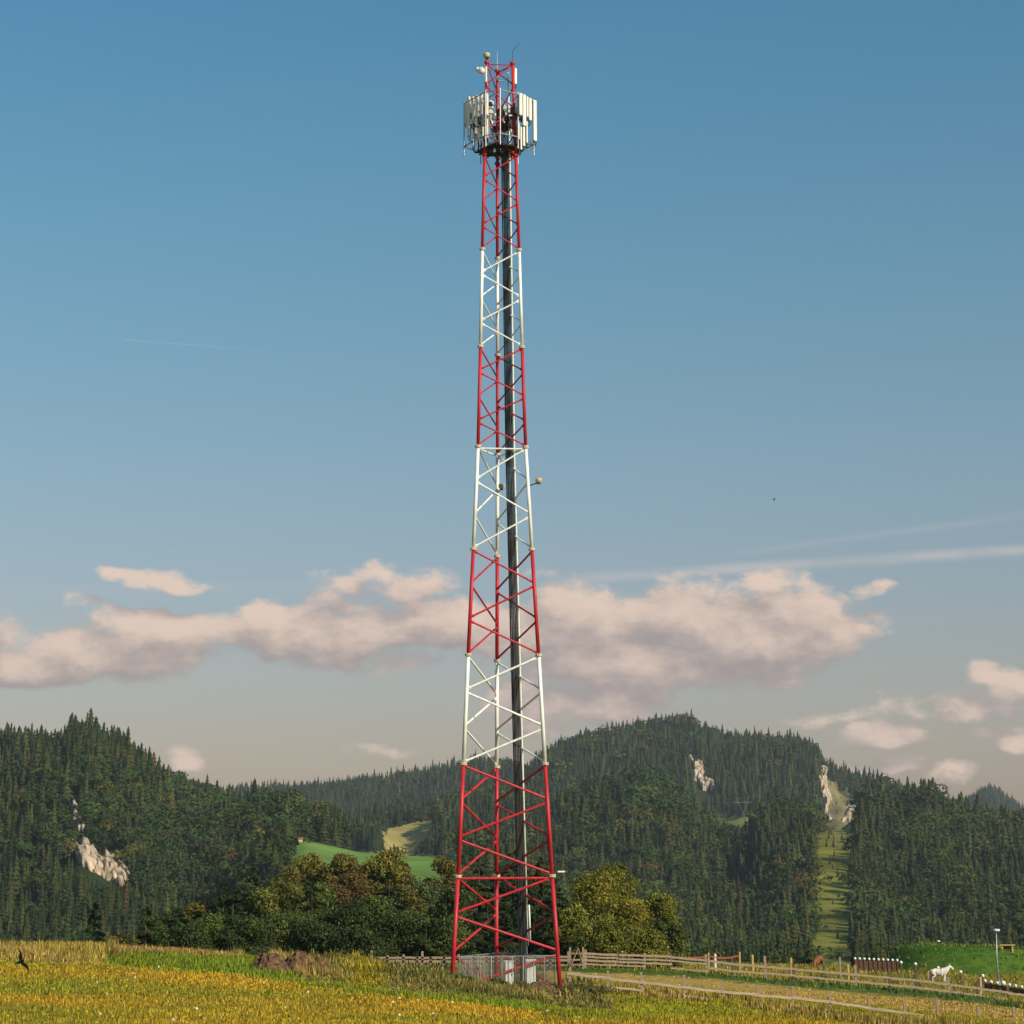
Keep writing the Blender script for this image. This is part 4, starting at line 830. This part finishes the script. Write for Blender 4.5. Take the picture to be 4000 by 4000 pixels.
# palisades with white caps
def palisade(x0, y0, x1, y1, n, Y0, Y1, Ht, lab, big=None):
    A_ = onground(x0, Y0); r0 = empty('palisade', A_, lab, 'palisade'); prev = None
    for i in range(n):
        f = i/(n-1); px = x0+(x1-x0)*f; Y = Y0+(Y1-Y0)*f; b = onground(px, Y); tz = at(px, y0+(y1-y0)*f, Y).z-.12; b.z = min(b.z, tz-.5)
        MB().rbox((b.x-A_.x, b.y-A_.y, (tz+b.z)/2-A_.z), (.13, .13, tz-b.z), 0, .02).build('post', BROWN, r0)
        s = 1.5 if i == big else 1
        MB().lathe((b.x-A_.x, b.y-A_.y, tz-A_.z), [(.08*s, 0), (.11*s, .02), (.13*s, .10*s), (.11*s, .18*s), (.03*s, .22*s)], 10).build('cap', CAPW, r0, True)
        if prev is not None:
            p, q = Vector((prev[0].x, prev[0].y, prev[1]))-A_, Vector((b.x, b.y, tz))-A_
            mb = MB(); ang = math.atan2(q.y-p.y, q.x-p.x); nb_ = 7
            for k in range(nb_):
                z = -.14-k*.19
                mb.box(((p.x+q.x)/2, (p.y+q.y)/2+.04, (p.z+q.z)/2+z), ((q-p).length-.12, .04, .17), ang)
            mb.build('plank_panel', BROWN, r0)
        prev = (b, tz)
palisade(3342, 3743, 3507, 3750, 10, 212, 212, 1.4, 'brown plank palisade with ten white post caps, left of the grassy mound')
palisade(3850, 3830, 4040, 3862, 9, 178, 172, 1.0, 'brown plank palisade with white post caps in front of the mound at the right edge', 3)
for px, cy, Y, lab in [(3522, 3760, 206, 'white-capped short post just right of the long palisade'), (3578, 3766, 204, 'white-capped dark post at the left foot of the mound'), (3667, 3781, 201, 'white-capped post right behind the white horse'), (3754, 3797, 198, 'white-capped post right of the white horse'), (3841, 3812, 190, 'white-capped post left of the lamp post foot')]:
    b = onground(px, Y); tz = max(at(px, cy, Y).z-.1, b.z+.5); r0 = empty('capped_post', b, lab, 'post'); MB().rbox((0, 0, (tz-b.z)/2-.1), (.15, .15, tz-b.z+.2), 0, .02).build('post', WOODD, r0)
    MB().lathe((0, 0, tz-b.z), [(.08, 0), (.13, .02), (.15, .11), (.12, .21), (.03, .25)], 10).build('cap', CAPW, r0, True)
# mound: portal, lamp, dark posts
b = onground(3935, 221); b.z = zg(b.x, b.y); pt = empty('timber_portal', b, 'small tan timber portal set into the top right of the grassy mound', 'portal')
for sx in (-1, 1): MB().box((sx*.5, 0, .1), (.14, .2, .8)).build('post', WOODY, pt)
MB().box((0, 0, .54), (1.5, .4, .10)).build('lintel', WOODY, pt); MB().box((0, .25, .05), (.86, .1, .8)).build('door', WOODD, pt)
for px, ty, Y, lab in [(3592, 3680, 236, 'thin black pole behind the left end of the mound'), (3952, 3682, 236, 'thin black pole behind the right end of the mound')]:
    b = onground(px, Y); tz = at(px, ty, Y).z; o = MB().path([(0, 0, -.2), (0, 0, max(1.5, tz-b.z))], [.13, .10], 8).build('pole', WOODD); o.location = b; tag(o, lab, 'pole')
b = onground(3667, 227); r0 = empty('ground_lamp', b, 'small white lamp head on top of the grassy mound', 'lamp'); MB().path([(0, 0, -.1), (0, 0, .35)], .05, 8).build('stem', DARKM, r0); MB().lathe((0, 0, .33), [(.06, 0), (.17, .04), (.17, .1), (.1, .18), (.03, .2)], 12).build('head', CAPW, r0, True)
b = onground(3903, 190); tz = at(3891, 3636, 190); H_ = tz.z-b.z; r0 = empty('street_lamp', b, 'tall thin grey lamp post with a flat white head beside the mound', 'street lamp')
MB().path([(0, 0, -.2), (-.05, 0, H_*.5), (tz.x-b.x, 0, H_)], [.085, .07, .05], 8).build('pole', GALV, r0, True); MB().lathe((0, 0, 0), [(.12, 0), (.14, .5)], 8).build('base', GALV, r0)
MB().rbox((tz.x-b.x, -.1, H_+.06), (.46, .85, .18), 0, .06).build('lamp_head', CAPW, r0)
# dirt piles
def pile(px, Y, rx, ry, hh, lab, seed, n=46):
    b = onground(px, Y); xs = np.linspace(-1, 1, n); X, Yq = np.meshgrid(xs, xs, indexing='ij'); r = np.sqrt(X*X+Yq*Yq); nz = fbm(X*2.2+seed*5, Yq*2.2, 5, seed)
    hz = np.clip(1-r**1.5+nz*.5, -.25, None)*hh*(1+fbm(X*8, Yq*8, 4, seed+1)*.5)
    x = X*rx+fbm(X*7, Yq*7, 2, seed+2)*.35; y = Yq*ry
    zz = zground(b.x+x, b.y+y)-b.z; V = np.stack([x, y, zz+hz], -1); ii = np.arange(n*n).reshape(n, n); F = np.stack([ii[:-1, :-1], ii[1:, :-1], ii[1:, 1:], ii[:-1, 1:]], -1).reshape(-1, 4)
    o = bigmesh('dirt_pile', V.reshape(-1, 3), F, None, SOIL); o.location = b; tag(o, lab, 'dirt pile'); print('pile', [tuple(int(v) for v in to_px(np.array([b.x+dx, b.y, b.z+dz]))) for dx, dz in ((-rx, 0), (rx, 0), (0, hh))])
pile(1060, 99, .95, .8, .75, 'left dark heap of dug soil at the edge of the meadow', 3)
pile(1165, 100, .85, .8, .95, 'tallest reddish brown heap of dug soil, in the middle of the heaps', 5)
pile(1250, 99, .75, .7, .7, 'right low heap of dark soil next to the yellowish bushes', 9)
pile(2110, 115.5, 1.0, .7, .6, 'dark heap of soil in the weeds under the right leg of the tower', 12)
pile(2210, 112, 1.6, .5, .25, 'low ridge of dug soil in the grass right of the tower', 15)
# birds
def bird(P, span, lab, rz, rx, ry):
    r0 = empty('bird', P, lab, 'bird'); r0.rotation_euler = (rx, ry, rz); s = span
    m = mat('bird_black', (.012, .012, .016), .5)
    MB().path([(0, -.26*s, 0), (0, -.2*s, .01*s), (0, -.08*s, .015*s), (0, .06*s, .01*s), (0, .2*s, 0), (0, .36*s, 0)], [.01*s, .04*s, .06*s, .055*s, .03*s, .008*s], 10).build('body', m, r0, True)
    for sg in (-1, 1):
        pts = [(.03, -.10), (.16, -.16), (.30, -.10), (.5, .10), (.30, .0), (.18, .05), (.04, .06)]
        vs = [(sg*x*s, y*s, .015*s+x*s*.45) for x, y in pts]+[(sg*x*s, y*s, .0+x*s*.45) for x, y in pts]; n = len(pts)
        MB().add(vs, [tuple(range(n)), tuple(range(2*n-1, n-1, -1))]+[(i, n+i, n+(i+1) % n, (i+1) % n) for i in range(n)]).build('wing', m, r0)
    MB().add([(0, .2*s, .01*s), (.05*s, .42*s, 0), (0, .32*s, 0), (-.05*s, .42*s, 0), (0, .2*s, -.01*s), (0, .32*s, -.01*s)], [(0, 1, 2), (0, 2, 3), (4, 5, 1), (4, 3, 5), (1, 5, 2), (2, 5, 3)]).build('tail', m, r0)
bird(at(79, 3758, 40), .48, 'large black swallow with spread wings flying low over the left meadow', R(20), R(-30), R(62))
bird(at(64, 3900, 40), .13, 'small dark bird low over the grass below the large swallow', R(60), R(20), R(30))
bird(at(3023, 1952, 60), .14, 'tiny dark bird high in the open sky right of the tower', R(100), R(25), R(40))
# horses
def horse(P, rz, s, lab, grazing, coat, hair, skinc):
    r0 = empty('horse', P, lab, 'horse', rz=rz)
    J = {'root': ((-.05, 0, 1.06), .37), 'rump': ((-.62, 0, 1.16), .36), 'croup': ((-.84, 0, 1.10), .24), 'belly': ((.25, 0, 1.04), .38), 'chest': ((.66, 0, 1.08), .35)}
    if grazing: J.update(neck=((.98, 0, .88), .24), poll=((1.22, 0, .52), .16), face=((1.30, 0, .34), .14), nose=((1.33, 0, .14), .09))
    else: J.update(neck=((.98, 0, 1.40), .25), poll=((1.26, 0, 1.66), .17), face=((1.42, 0, 1.52), .15), nose=((1.64, 0, 1.26), .10))
    E = [('root', 'rump'), ('rump', 'croup'), ('root', 'belly'), ('belly', 'chest'), ('chest', 'neck'), ('neck', 'poll'), ('poll', 'face'), ('face', 'nose')]
    for i, (sg, st) in enumerate(((1, .10), (-1, -.10))):
        n = str(i)
        J['fs'+n] = ((.62, sg*.17, .92), .20); J['fk'+n] = ((.62+st, sg*.17, .52), .095); J['ff'+n] = ((.62+st*1.5, sg*.17, .14), .065); J['fh'+n] = ((.66+st*1.6, sg*.17, .03), .065)
        E += [('chest', 'fs'+n), ('fs'+n, 'fk'+n), ('fk'+n, 'ff'+n), ('ff'+n, 'fh'+n)]
        J['ht'+n] = ((-.62, sg*.18, .95), .25); J['hs'+n] = ((-.50-st, sg*.18, .74), .17); J['hk'+n] = ((-.84-st, sg*.18, .54), .10); J['hf'+n] = ((-.80-st, sg*.18, .14), .065); J['hh'+n] = ((-.75-st, sg*.18, .03), .068)
        E += [('rump', 'ht'+n), ('ht'+n, 'hs'+n), ('hs'+n, 'hk'+n), ('hk'+n, 'hf'+n), ('hf'+n, 'hh'+n)]
    ks = list(J); me = bpy.data.meshes.new('body'); me.from_pydata([Vector(J[k][0])*s for k in ks], [(ks.index(a), ks.index(b)) for a, b in E], []); o = link(bpy.data.objects.new('body', me), r0)
    me.materials.append(coat); sk = o.modifiers.new('skin', 'SKIN'); sk.use_smooth_shade = True; ss = o.modifiers.new('sub', 'SUBSURF'); ss.levels = ss.render_levels = 2
    for i, k in enumerate(ks): me.skin_vertices[0].data[i].radius = (J[k][1]*s*(.82 if k in ('root', 'belly', 'chest', 'rump') else 1), J[k][1]*s); me.skin_vertices[0].data[i].use_root = (k == 'root')
    po, ne, ch = [Vector(J[k][0])*s for k in ('poll', 'neck', 'chest')]
    for sg in (-1, 1): MB().path([po+Vector((-.02, sg*.06, .08))*s, po+Vector((0, sg*.09, .17))*s, po+Vector((.01, sg*.10, .25))*s], [.04*s, .035*s, .005*s], 6).build('ear', coat, o)
    w_ = Vector((.5, 0, 1.40))*s
    mb = MB(); nn = (po-ne).cross(Vector((0, 1, 0))).normalized()*-1; nn = nn if nn.z > 0 or nn.x < 0 else -nn
    up_ = Vector((-.8, 0, .6)).normalized() if not grazing else Vector((.2, 0, 1)).normalized()
    for i in range(12):
        f = i/11; c = (po.lerp(ne, min(1, f*1.6)) if f < .62 else ne.lerp(w_, (f-.62)/.38))+up_*.16*s; mb.path([c, c+Vector((-.04, -.10, -.10))*s, c+Vector((-.02, -.17, -.30))*s], [.05*s, .05*s, .01*s], 5)
    mb.build('mane', hair, o)
    t0 = Vector((-.98, 0, 1.15))*s; MB().path([t0+Vector((.08, 0, .02))*s, t0+Vector((-.08, 0, 0))*s, t0+Vector((-.17, 0, -.25))*s, t0+Vector((-.16, 0, -.6))*s, t0+Vector((-.13, 0, -.85))*s], [.05*s, .07*s, .09*s, .08*s, .01*s], 8).build('tail', hair, o, True)
wc = mat('white_coat', (.66, .60, .52), .85, var=.25, scale=2); tn = mat('tan_hair', (.50, .30, .10), .8); bc_ = mat('chestnut_coat', (.24, .085, .025), .7, var=.2); bh_ = mat('dark_hair', (.12, .06, .03), .8)
p = onground(3668, 188); horse(p, R(6), .80, 'white horse with a tan tail walking right in front of the green mound', False, wc, tn, None)
p = onground(3197, 222); horse(p, R(-118), .92, 'brown horse grazing behind the paddock fence', True, bc_, bh_, None)

# ------------------------------------------------------------------ the grove behind the tower
def leafmesh(name, ctr, nrm, ax, L_, Wd, col, m, parent):
    """one lozenge per leaf spray"""
    a = ax-nrm*(ax*nrm).sum(1)[:, None]; a /= np.linalg.norm(a, axis=1)[:, None]+1e-9; b = np.cross(nrm, a)
    V = np.stack([ctr-a*L_[:, None]*.5, ctr+b*Wd[:, None]*.5, ctr+a*L_[:, None]*.5, ctr-b*Wd[:, None]*.5], 1)
    return bigmesh(name, V.reshape(-1, 3), np.arange(len(ctr)*4).reshape(-1, 4), np.repeat(np.clip(col, .003, .6), 4, 0), m, parent)
def unit(v): return v/(np.linalg.norm(v, axis=1)[:, None]+1e-9)
def spruce(h, R0, col, root, r, n=6500):
    nb_ = int(h*13); fb = np.sort(r.uniform(.03, 1, nb_))**1.05; ab = r.uniform(0, 6.28, nb_); Lb = R0*(1-fb)**.80*r.uniform(.62, 1.12, nb_)+.12; cb = r.uniform(.7, 1.3, nb_)
    wgt = Lb**1.25; k = r.choice(nb_, n, p=wgt/wgt.sum()); u = r.uniform(.08, 1, n)**.62; rad = Lb[k]*u; z = h*fb[k]+rad*(.10-.42*u)*(1-fb[k]*.9)*1.0
    side = r.normal(0, .10, n)*Lb[k]*(1.15-u*.6); dx, dy = np.cos(ab[k]), np.sin(ab[k]); c = np.stack([dx*rad-dy*side, dy*rad+dx*side, z-np.abs(side)*.35+r.normal(0, .04, n)], 1)
    ax = unit(np.stack([dx+r.normal(0, .5, n), dy+r.normal(0, .5, n), -.25+r.normal(0, .35, n)], 1)); nr = unit(np.stack([dx*.45+r.normal(0, .4, n), dy*.45+r.normal(0, .4, n), .8+r.normal(0, .3, n)], 1))
    cc = np.array(col)*cb[k][:, None]*r.uniform(.65, 1.4, (n, 1))*(1+.35*u[:, None]*np.array([.5, .4, .1])); brn_ = r.random(n) < .035; cc[brn_] = np.array([.16, .10, .04])
    leafmesh('crown', c, nr, ax, r.uniform(.22, .50, n), r.uniform(.08, .17, n), cc, LEAF, root)
    MB().path([(0, 0, -.4), (0, 0, h*.5), (0, 0, h*.97)], [.028*h*.6+.05, .012*h+.02, .012], 8).build('trunk', BARK, root)
def broadleaf(h, R0, col, root, r, n=8000, droop=0.0):
    nl = 30; lz = r.uniform(.10, .90, nl)**.85; prof = np.sqrt(np.clip(1-((lz-.42)/.58)**2, .05, 1)); la = r.uniform(0, 6.28, nl); lr = R0*prof*r.uniform(.35, .82, nl)
    L_ = np.stack([lr*np.cos(la), lr*np.sin(la), lz*h], 1); rs = R0*r.uniform(.26, .46, nl)*(.75+.4*prof); L_[0] = (r.normal(0, .1), r.normal(0, .1), h-rs[0]*.95)
    lc = r.uniform(.72, 1.3, nl); k = r.integers(0, nl, n); d = unit(r.normal(size=(n, 3))); d[:, 2] = np.where(d[:, 2] < -.55, -d[:, 2], d[:, 2]); rr = rs[k]*np.clip(r.normal(.92, .17, n), .25, 1.28)
    # twiggy outline: push sprays out along a few directions
    rr = rr*(1+.30*fbm(d[:, 0]*4+k*3.1, d[:, 1]*4+d[:, 2]*3, 2, 4))
    c = L_[k]+d*rr[:, None]*np.array([1, 1, .9]); c[:, 2] = np.clip(c[:, 2]-droop*rr*np.abs(d[:, 0]), .05*h, None)
    nr = unit(d+r.normal(0, .55, (n, 3))); ax = unit(r.normal(size=(n, 3))+np.array([0, 0, -.6])); cc = np.array(col)*lc[k][:, None]*r.uniform(.6, 1.5, (n, 1)); yl = r.random(n) < .05; cc[yl] = cc[yl]*np.array([2.2, 1.7, 1.0])
    s = .75+.25*min(1.6, h/8); leafmesh('crown', c, nr, ax, r.uniform(.13, .27, n)*s, r.uniform(.09, .19, n)*s, cc, LEAF, root)
    mb = MB(); mb.path([(0, 0, -.4), (r.normal(0, .1), r.normal(0, .1), h*.35), (r.normal(0, .2), 0, h*.78)], [.03*h*.6+.05, .018*h, .02], 8)
    for i in range(0, nl, 3):
        b = Vector((0, 0, h*min(.5, L_[i][2]/h*.55))); mb.path([b, b.lerp(Vector(L_[i]), .5)+Vector((0, 0, .2)), Vector(L_[i])], [.011*h, .007*h, .01], 6)
    mb.build('trunk', BARK, root)
DS = (.028, .050, .013); DS2 = (.038, .060, .015); OL = (.12, .125, .022); DK = (.048, .070, .014); BR = (.12, .10, .020); RB = (.13, .09, .026); GO = (.15, .13, .018); GG = (.10, .13, .04); YG = (.22, .20, .020); YG2 = (.15, .155, .018); MG = (.085, .11, .020)
TREES = [
 ('s', 373, 3530, 150, 110, DS2, 'small lone spruce sapling furthest left against the hillside'), ('s', 573, 3540, 155, 110, DS2, 'slender young spruce left of the grove edge'), ('b', 470, 3655, 148, 130, BR, 'low brownish bushy tree between the two young left spruces'),
 ('b', 668, 3562, 160, 170, DK, 'dark rounded tree at the left end of the grove'), ('b', 768, 3528, 168, 130, GO, 'yellowish broadleaf rising at the left end of the grove'), ('s', 848, 3492, 165, 190, DS, 'dark spruce left of the tallest left spruce'), ('b', 745, 3625, 150, 170, DK, 'low dark green tree at the meadow edge on the left of the grove'),
 ('s', 996, 3388, 170, 200, DS2, 'tall pointed spruce with a yellow tip, left of the pale olive broadleaf'), ('s', 912, 3480, 158, 230, DS, 'broad dark spruce in front of the pointed yellow-tipped one'), ('b', 1088, 3446, 168, 230, OL, 'pale olive broadleaf left of the wide dark spruce'),
 ('b', 1140, 3385, 182, 190, BR, 'brown-tinged broadleaf behind the pale olive one'), ('b', 1216, 3334, 186, 180, GO, 'tall brownish gold broadleaf behind the wide dark spruce'), ('b', 1336, 3334, 184, 180, BR, 'round topped brownish tree left of the reddish one'), ('b', 1362, 3415, 176, 190, RB, 'reddish brown broadleaf in the middle of the left grove'),
 ('s', 1205, 3405, 164, 270, DS, 'wide dark pyramidal spruce in the left grove, above the soil heaps'), ('s', 1062, 3585, 154, 200, DS, 'low dark spruce at the meadow edge above the left soil heap'), ('b', 1300, 3560, 160, 180, MG, 'mid green broadleaf right of the wide dark spruce'), ('b', 1378, 3525, 157, 180, DK, 'dark low broadleaf above the yellowish bushes'),
 ('b', 1513, 3320, 184, 230, GO, 'tallest golden topped broadleaf of the left grove'), ('b', 1432, 3375, 186, 170, BR, 'olive brown broadleaf left of the tallest golden one'), ('b', 1596, 3420, 180, 140, BR, 'small brown shoulder tree right of the tallest golden one'), ('s', 1521, 3405, 165, 240, DS, 'dark spruce in front of the tallest golden broadleaf'), ('b', 1450, 3500, 162, 150, MG, 'olive green broadleaf left of the dark front spruce'),
 ('b', 1646, 3440, 172, 190, GG, 'grey green willow-like tree left of the tower'), ('b', 1728, 3348, 181, 150, BR, 'dark olive broadleaf close to the left leg of the tower'), ('s', 1700, 3560, 160, 190, DS, 'low dark spruce at the left foot of the tower'),
 ('b', 1785, 3470, 166, 150, DK, 'dark broadleaf behind the left tower leg'), ('s', 1812, 3425, 168, 190, DS, 'dark spruce just inside the left tower leg'), ('s', 1871, 3345, 176, 180, (.05, .065, .014), 'golden tinged spruce between the left and middle tower legs'), ('s', 1945, 3385, 170, 210, DS, 'dark spruce right behind the middle tower leg'),
 ('s', 2004, 3308, 178, 170, DS2, 'tallest spruce behind the tower, beside the cable run'), ('s', 2060, 3400, 166, 200, DS, 'dark spruce right of the cable run'), ('s', 2114, 3345, 176, 190, (.05, .065, .014), 'yellow tinted tall spruce left of the right tower leg'), ('s', 2172, 3430, 170, 180, DS2, 'spruce showing outside the right tower leg'), ('s', 2145, 3560, 156, 150, DS, 'low dark spruce behind the right tower leg'),
 ('b', 2318, 3428, 160, 250, YG, 'sunlit yellow green broadleaf with the roundest crown, right of the tower'), ('b', 2412, 3375, 173, 190, YG2, 'darker tall broadleaf peeking out behind the yellow green ones'), ('b', 2238, 3560, 156, 170, YG2, 'olive broadleaf filling the left edge of the yellow green clump'), ('b', 2440, 3525, 157, 240, YG, 'yellow green broadleaf in the middle of the right clump'),
 ('b', 2566, 3495, 165, 200, YG2, 'broadleaf at the right shoulder of the yellow green clump'), ('b', 2345, 3600, 153, 230, YG2, 'low leafy tree at the front of the yellow green clump'), ('b', 2610, 3605, 160, 130, MG, 'narrow green tree at the far right end of the clump'), ('b', 2520, 3640, 155, 190, YG2, 'low olive tree beside the far right tree of the clump'),
 ('s', 700, 3548, 158, 190, DS, 'dark spruce just right of the dark rounded tree'), ('s', 800, 3512, 163, 190, DS2, 'spruce rising behind the low green tree left of the grove'), ('s', 875, 3445, 168, 190, DS, 'tall dark spruce left of the yellow-tipped one'), ('s', 948, 3418, 172, 180, DS2, 'tall spruce touching the yellow-tipped one on its left'),
 ('b', 612, 3605, 158, 150, DK, 'low dark tree between the slender left spruce and the grove end'), ('b', 815, 3590, 158, 190, MG, 'low green tree below the yellowish broadleaf'), ('s', 905, 3570, 153, 200, DS, 'squat dark spruce at the front of the left grove'), ('b', 965, 3590, 152, 170, DK, 'dark leafy tree filling the front under the yellow-tipped spruce'),
 ('b', 1035, 3480, 166, 160, OL, 'small olive broadleaf left of the pale olive one'), ('b', 1130, 3570, 156, 200, MG, 'low green tree right of the low dark front spruce'), ('b', 1255, 3450, 172, 160, MG, 'green broadleaf just right of the wide dark spruce top'), ('b', 1250, 3620, 154, 190, DK, 'dark low tree behind the right soil heap'), ('b', 1400, 3640, 152, 170, DK, 'dark low tree right behind the yellowish bushes'),
 ('s', 1462, 3600, 154, 190, DS, 'low dark spruce behind the low board fence end'), ('b', 1575, 3580, 157, 170, DK, 'dark broadleaf behind the middle of the low board fence'), ('b', 1625, 3560, 160, 150, MG, 'dark green tree under the grey green one'), ('s', 1665, 3610, 156, 150, DS2, 'small dark spruce left of the left tower leg'), ('b', 1768, 3590, 158, 160, MG, 'low green tree crossing the left tower leg'),
 ('s', 1845, 3560, 158, 190, DS, 'low dark spruce between the left and middle legs'), ('s', 1905, 3520, 162, 190, DS2, 'second spruce left of the middle leg'), ('s', 1985, 3560, 158, 190, DS, 'low dark spruce below the tallest one behind the tower'), ('s', 2085, 3580, 158, 180, DS, 'low dark spruce right of the cable run at the fence'), ('b', 1560, 3480, 170, 190, BR, 'brown olive broadleaf right of the dark front spruce')]
for i, (kd, px, ty, Y, wpx, col, lab) in enumerate(TREES):
    r = np.random.default_rng(100+i); p = at(px, ty, Y); z0 = zg(p.x, Y); h = p.z-z0; zd = Y*cp+(p.z-HC)*sp; R0 = wpx/2*zd/FPX
    root = empty('spruce_tree' if kd == 's' else 'broadleaf_tree', (p.x, Y, z0), lab, 'spruce' if kd == 's' else 'broadleaf tree', 'trees of the grove behind the tower')
    if kd == 's': spruce(h, R0*1.45, col, root, r, n=int(4500+h*650))
    else: broadleaf(h, R0*((1.05 if Y > 178 else 1.2) if px < 2200 else 1.04), col, root, r, n=int(6000+h*750), droop=.3 if col is GG else 0)
# bushes at the strip
def bush(px, ty, Y, wpx, col, lab, seed):
    r = np.random.default_rng(seed); p = at(px, ty, Y); z0 = zg(p.x, Y); h = max(p.z-z0, .5); zd = Y*cp; R0 = 1.25*wpx/2*zd/FPX; root = empty('bush', (p.x, Y, z0), lab, 'bush', 'bushes along the unmown strip')
    n = 4400; h *= 1.12; k = r.integers(0, 14, n); cx = r.uniform(-.7, .7, 14)*R0; cy = r.uniform(-.5, .5, 14)*R0; ch = h*r.uniform(.45, 1, 14)*(1-.45*(np.abs(cx)/R0)); f = r.uniform(0, 1, n)**.7; lean_ = r.normal(0, .35, (n, 2))*R0*.5
    c = np.stack([cx[k]+lean_[:, 0]*f, cy[k]+lean_[:, 1]*f, ch[k]*f], 1); ax = unit(np.stack([lean_[:, 0], lean_[:, 1], np.full(n, .6*h)], 1)+r.normal(0, .25, (n, 3))); nr = unit(r.normal(size=(n, 3))+np.array([.2, -.4, .4]))
    cc = np.array(col)*r.uniform(.55, 1.5, (n, 1))*r.uniform(.8, 1.25, 14)[k][:, None]; leafmesh('foliage', c, nr, ax, r.uniform(.10, .22, n), r.uniform(.03, .07, n), cc, LEAF, root)
    mb = MB()
    for q in range(9): mb.path([(cx[q]*.2, cy[q]*.2, -.1), (cx[q]*.7, cy[q]*.7, ch[q]*.4), (cx[q], cy[q], ch[q]*.8)], [.02, .014, .005], 5)
    mb.build('stem', BARK, root)
BU = [(1322, 3722, 117, 150, (.17, .14, .025), 'tallest olive bush right of the soil heaps'), (1415, 3748, 116, 130, (.24, .17, .025), 'rusty yellow bush between the olive bush and the tower'), (1475, 3768, 114, 90, (.30, .24, .015), 'bright yellow flowering bush at the strip'), (1538, 3768, 116, 110, (.11, .11, .02), 'dark olive bush left of the tower at the strip'),
      (1728, 3790, 115, 80, (.09, .11, .02), 'small dark bush outside the left tower leg'), (1930, 3838, 113, 90, (.05, .09, .015), 'dark green bush in front of the mesh fence, below the left cabinet'), (2020, 3850, 114, 90, (.16, .13, .03), 'brownish bush between the two cabinets in front of the mesh fence'), (2262, 3842, 112, 120, (.12, .10, .03), 'scraggy brown green bush right of the right tower leg'), (2310, 3838, 113, 90, (.09, .10, .02), 'darker bush furthest right on the strip'),
      (1790, 3852, 112, 110, (.07, .11, .02), 'green leafy clump in front of the left part of the mesh fence')]
for i, b_ in enumerate(BU): bush(*b_, seed=300+i)

# ------------------------------------------------------------------ haze in the valley air
HZ = 0.000065
mh = bpy.data.materials.new('haze_air'); mh.use_nodes = True; t = NT(mh.node_tree); t.n.clear(); o_ = t.node('ShaderNodeOutputMaterial'); pv = t.node('ShaderNodeVolumePrincipled')
pv.inputs['Color'].default_value = (.80, .88, 1.0, 1); pv.inputs['Density'].default_value = HZ; pv.inputs['Anisotropy'].default_value = .2; t.link(pv.outputs[0], o_.inputs['Volume'])
hz = MB().box((0, 2500, 150), (5600, 5600, 460)).build('haze', mh); hz['kind'] = 'stuff'; hz['label'] = 'thin bluish haze over the valley'
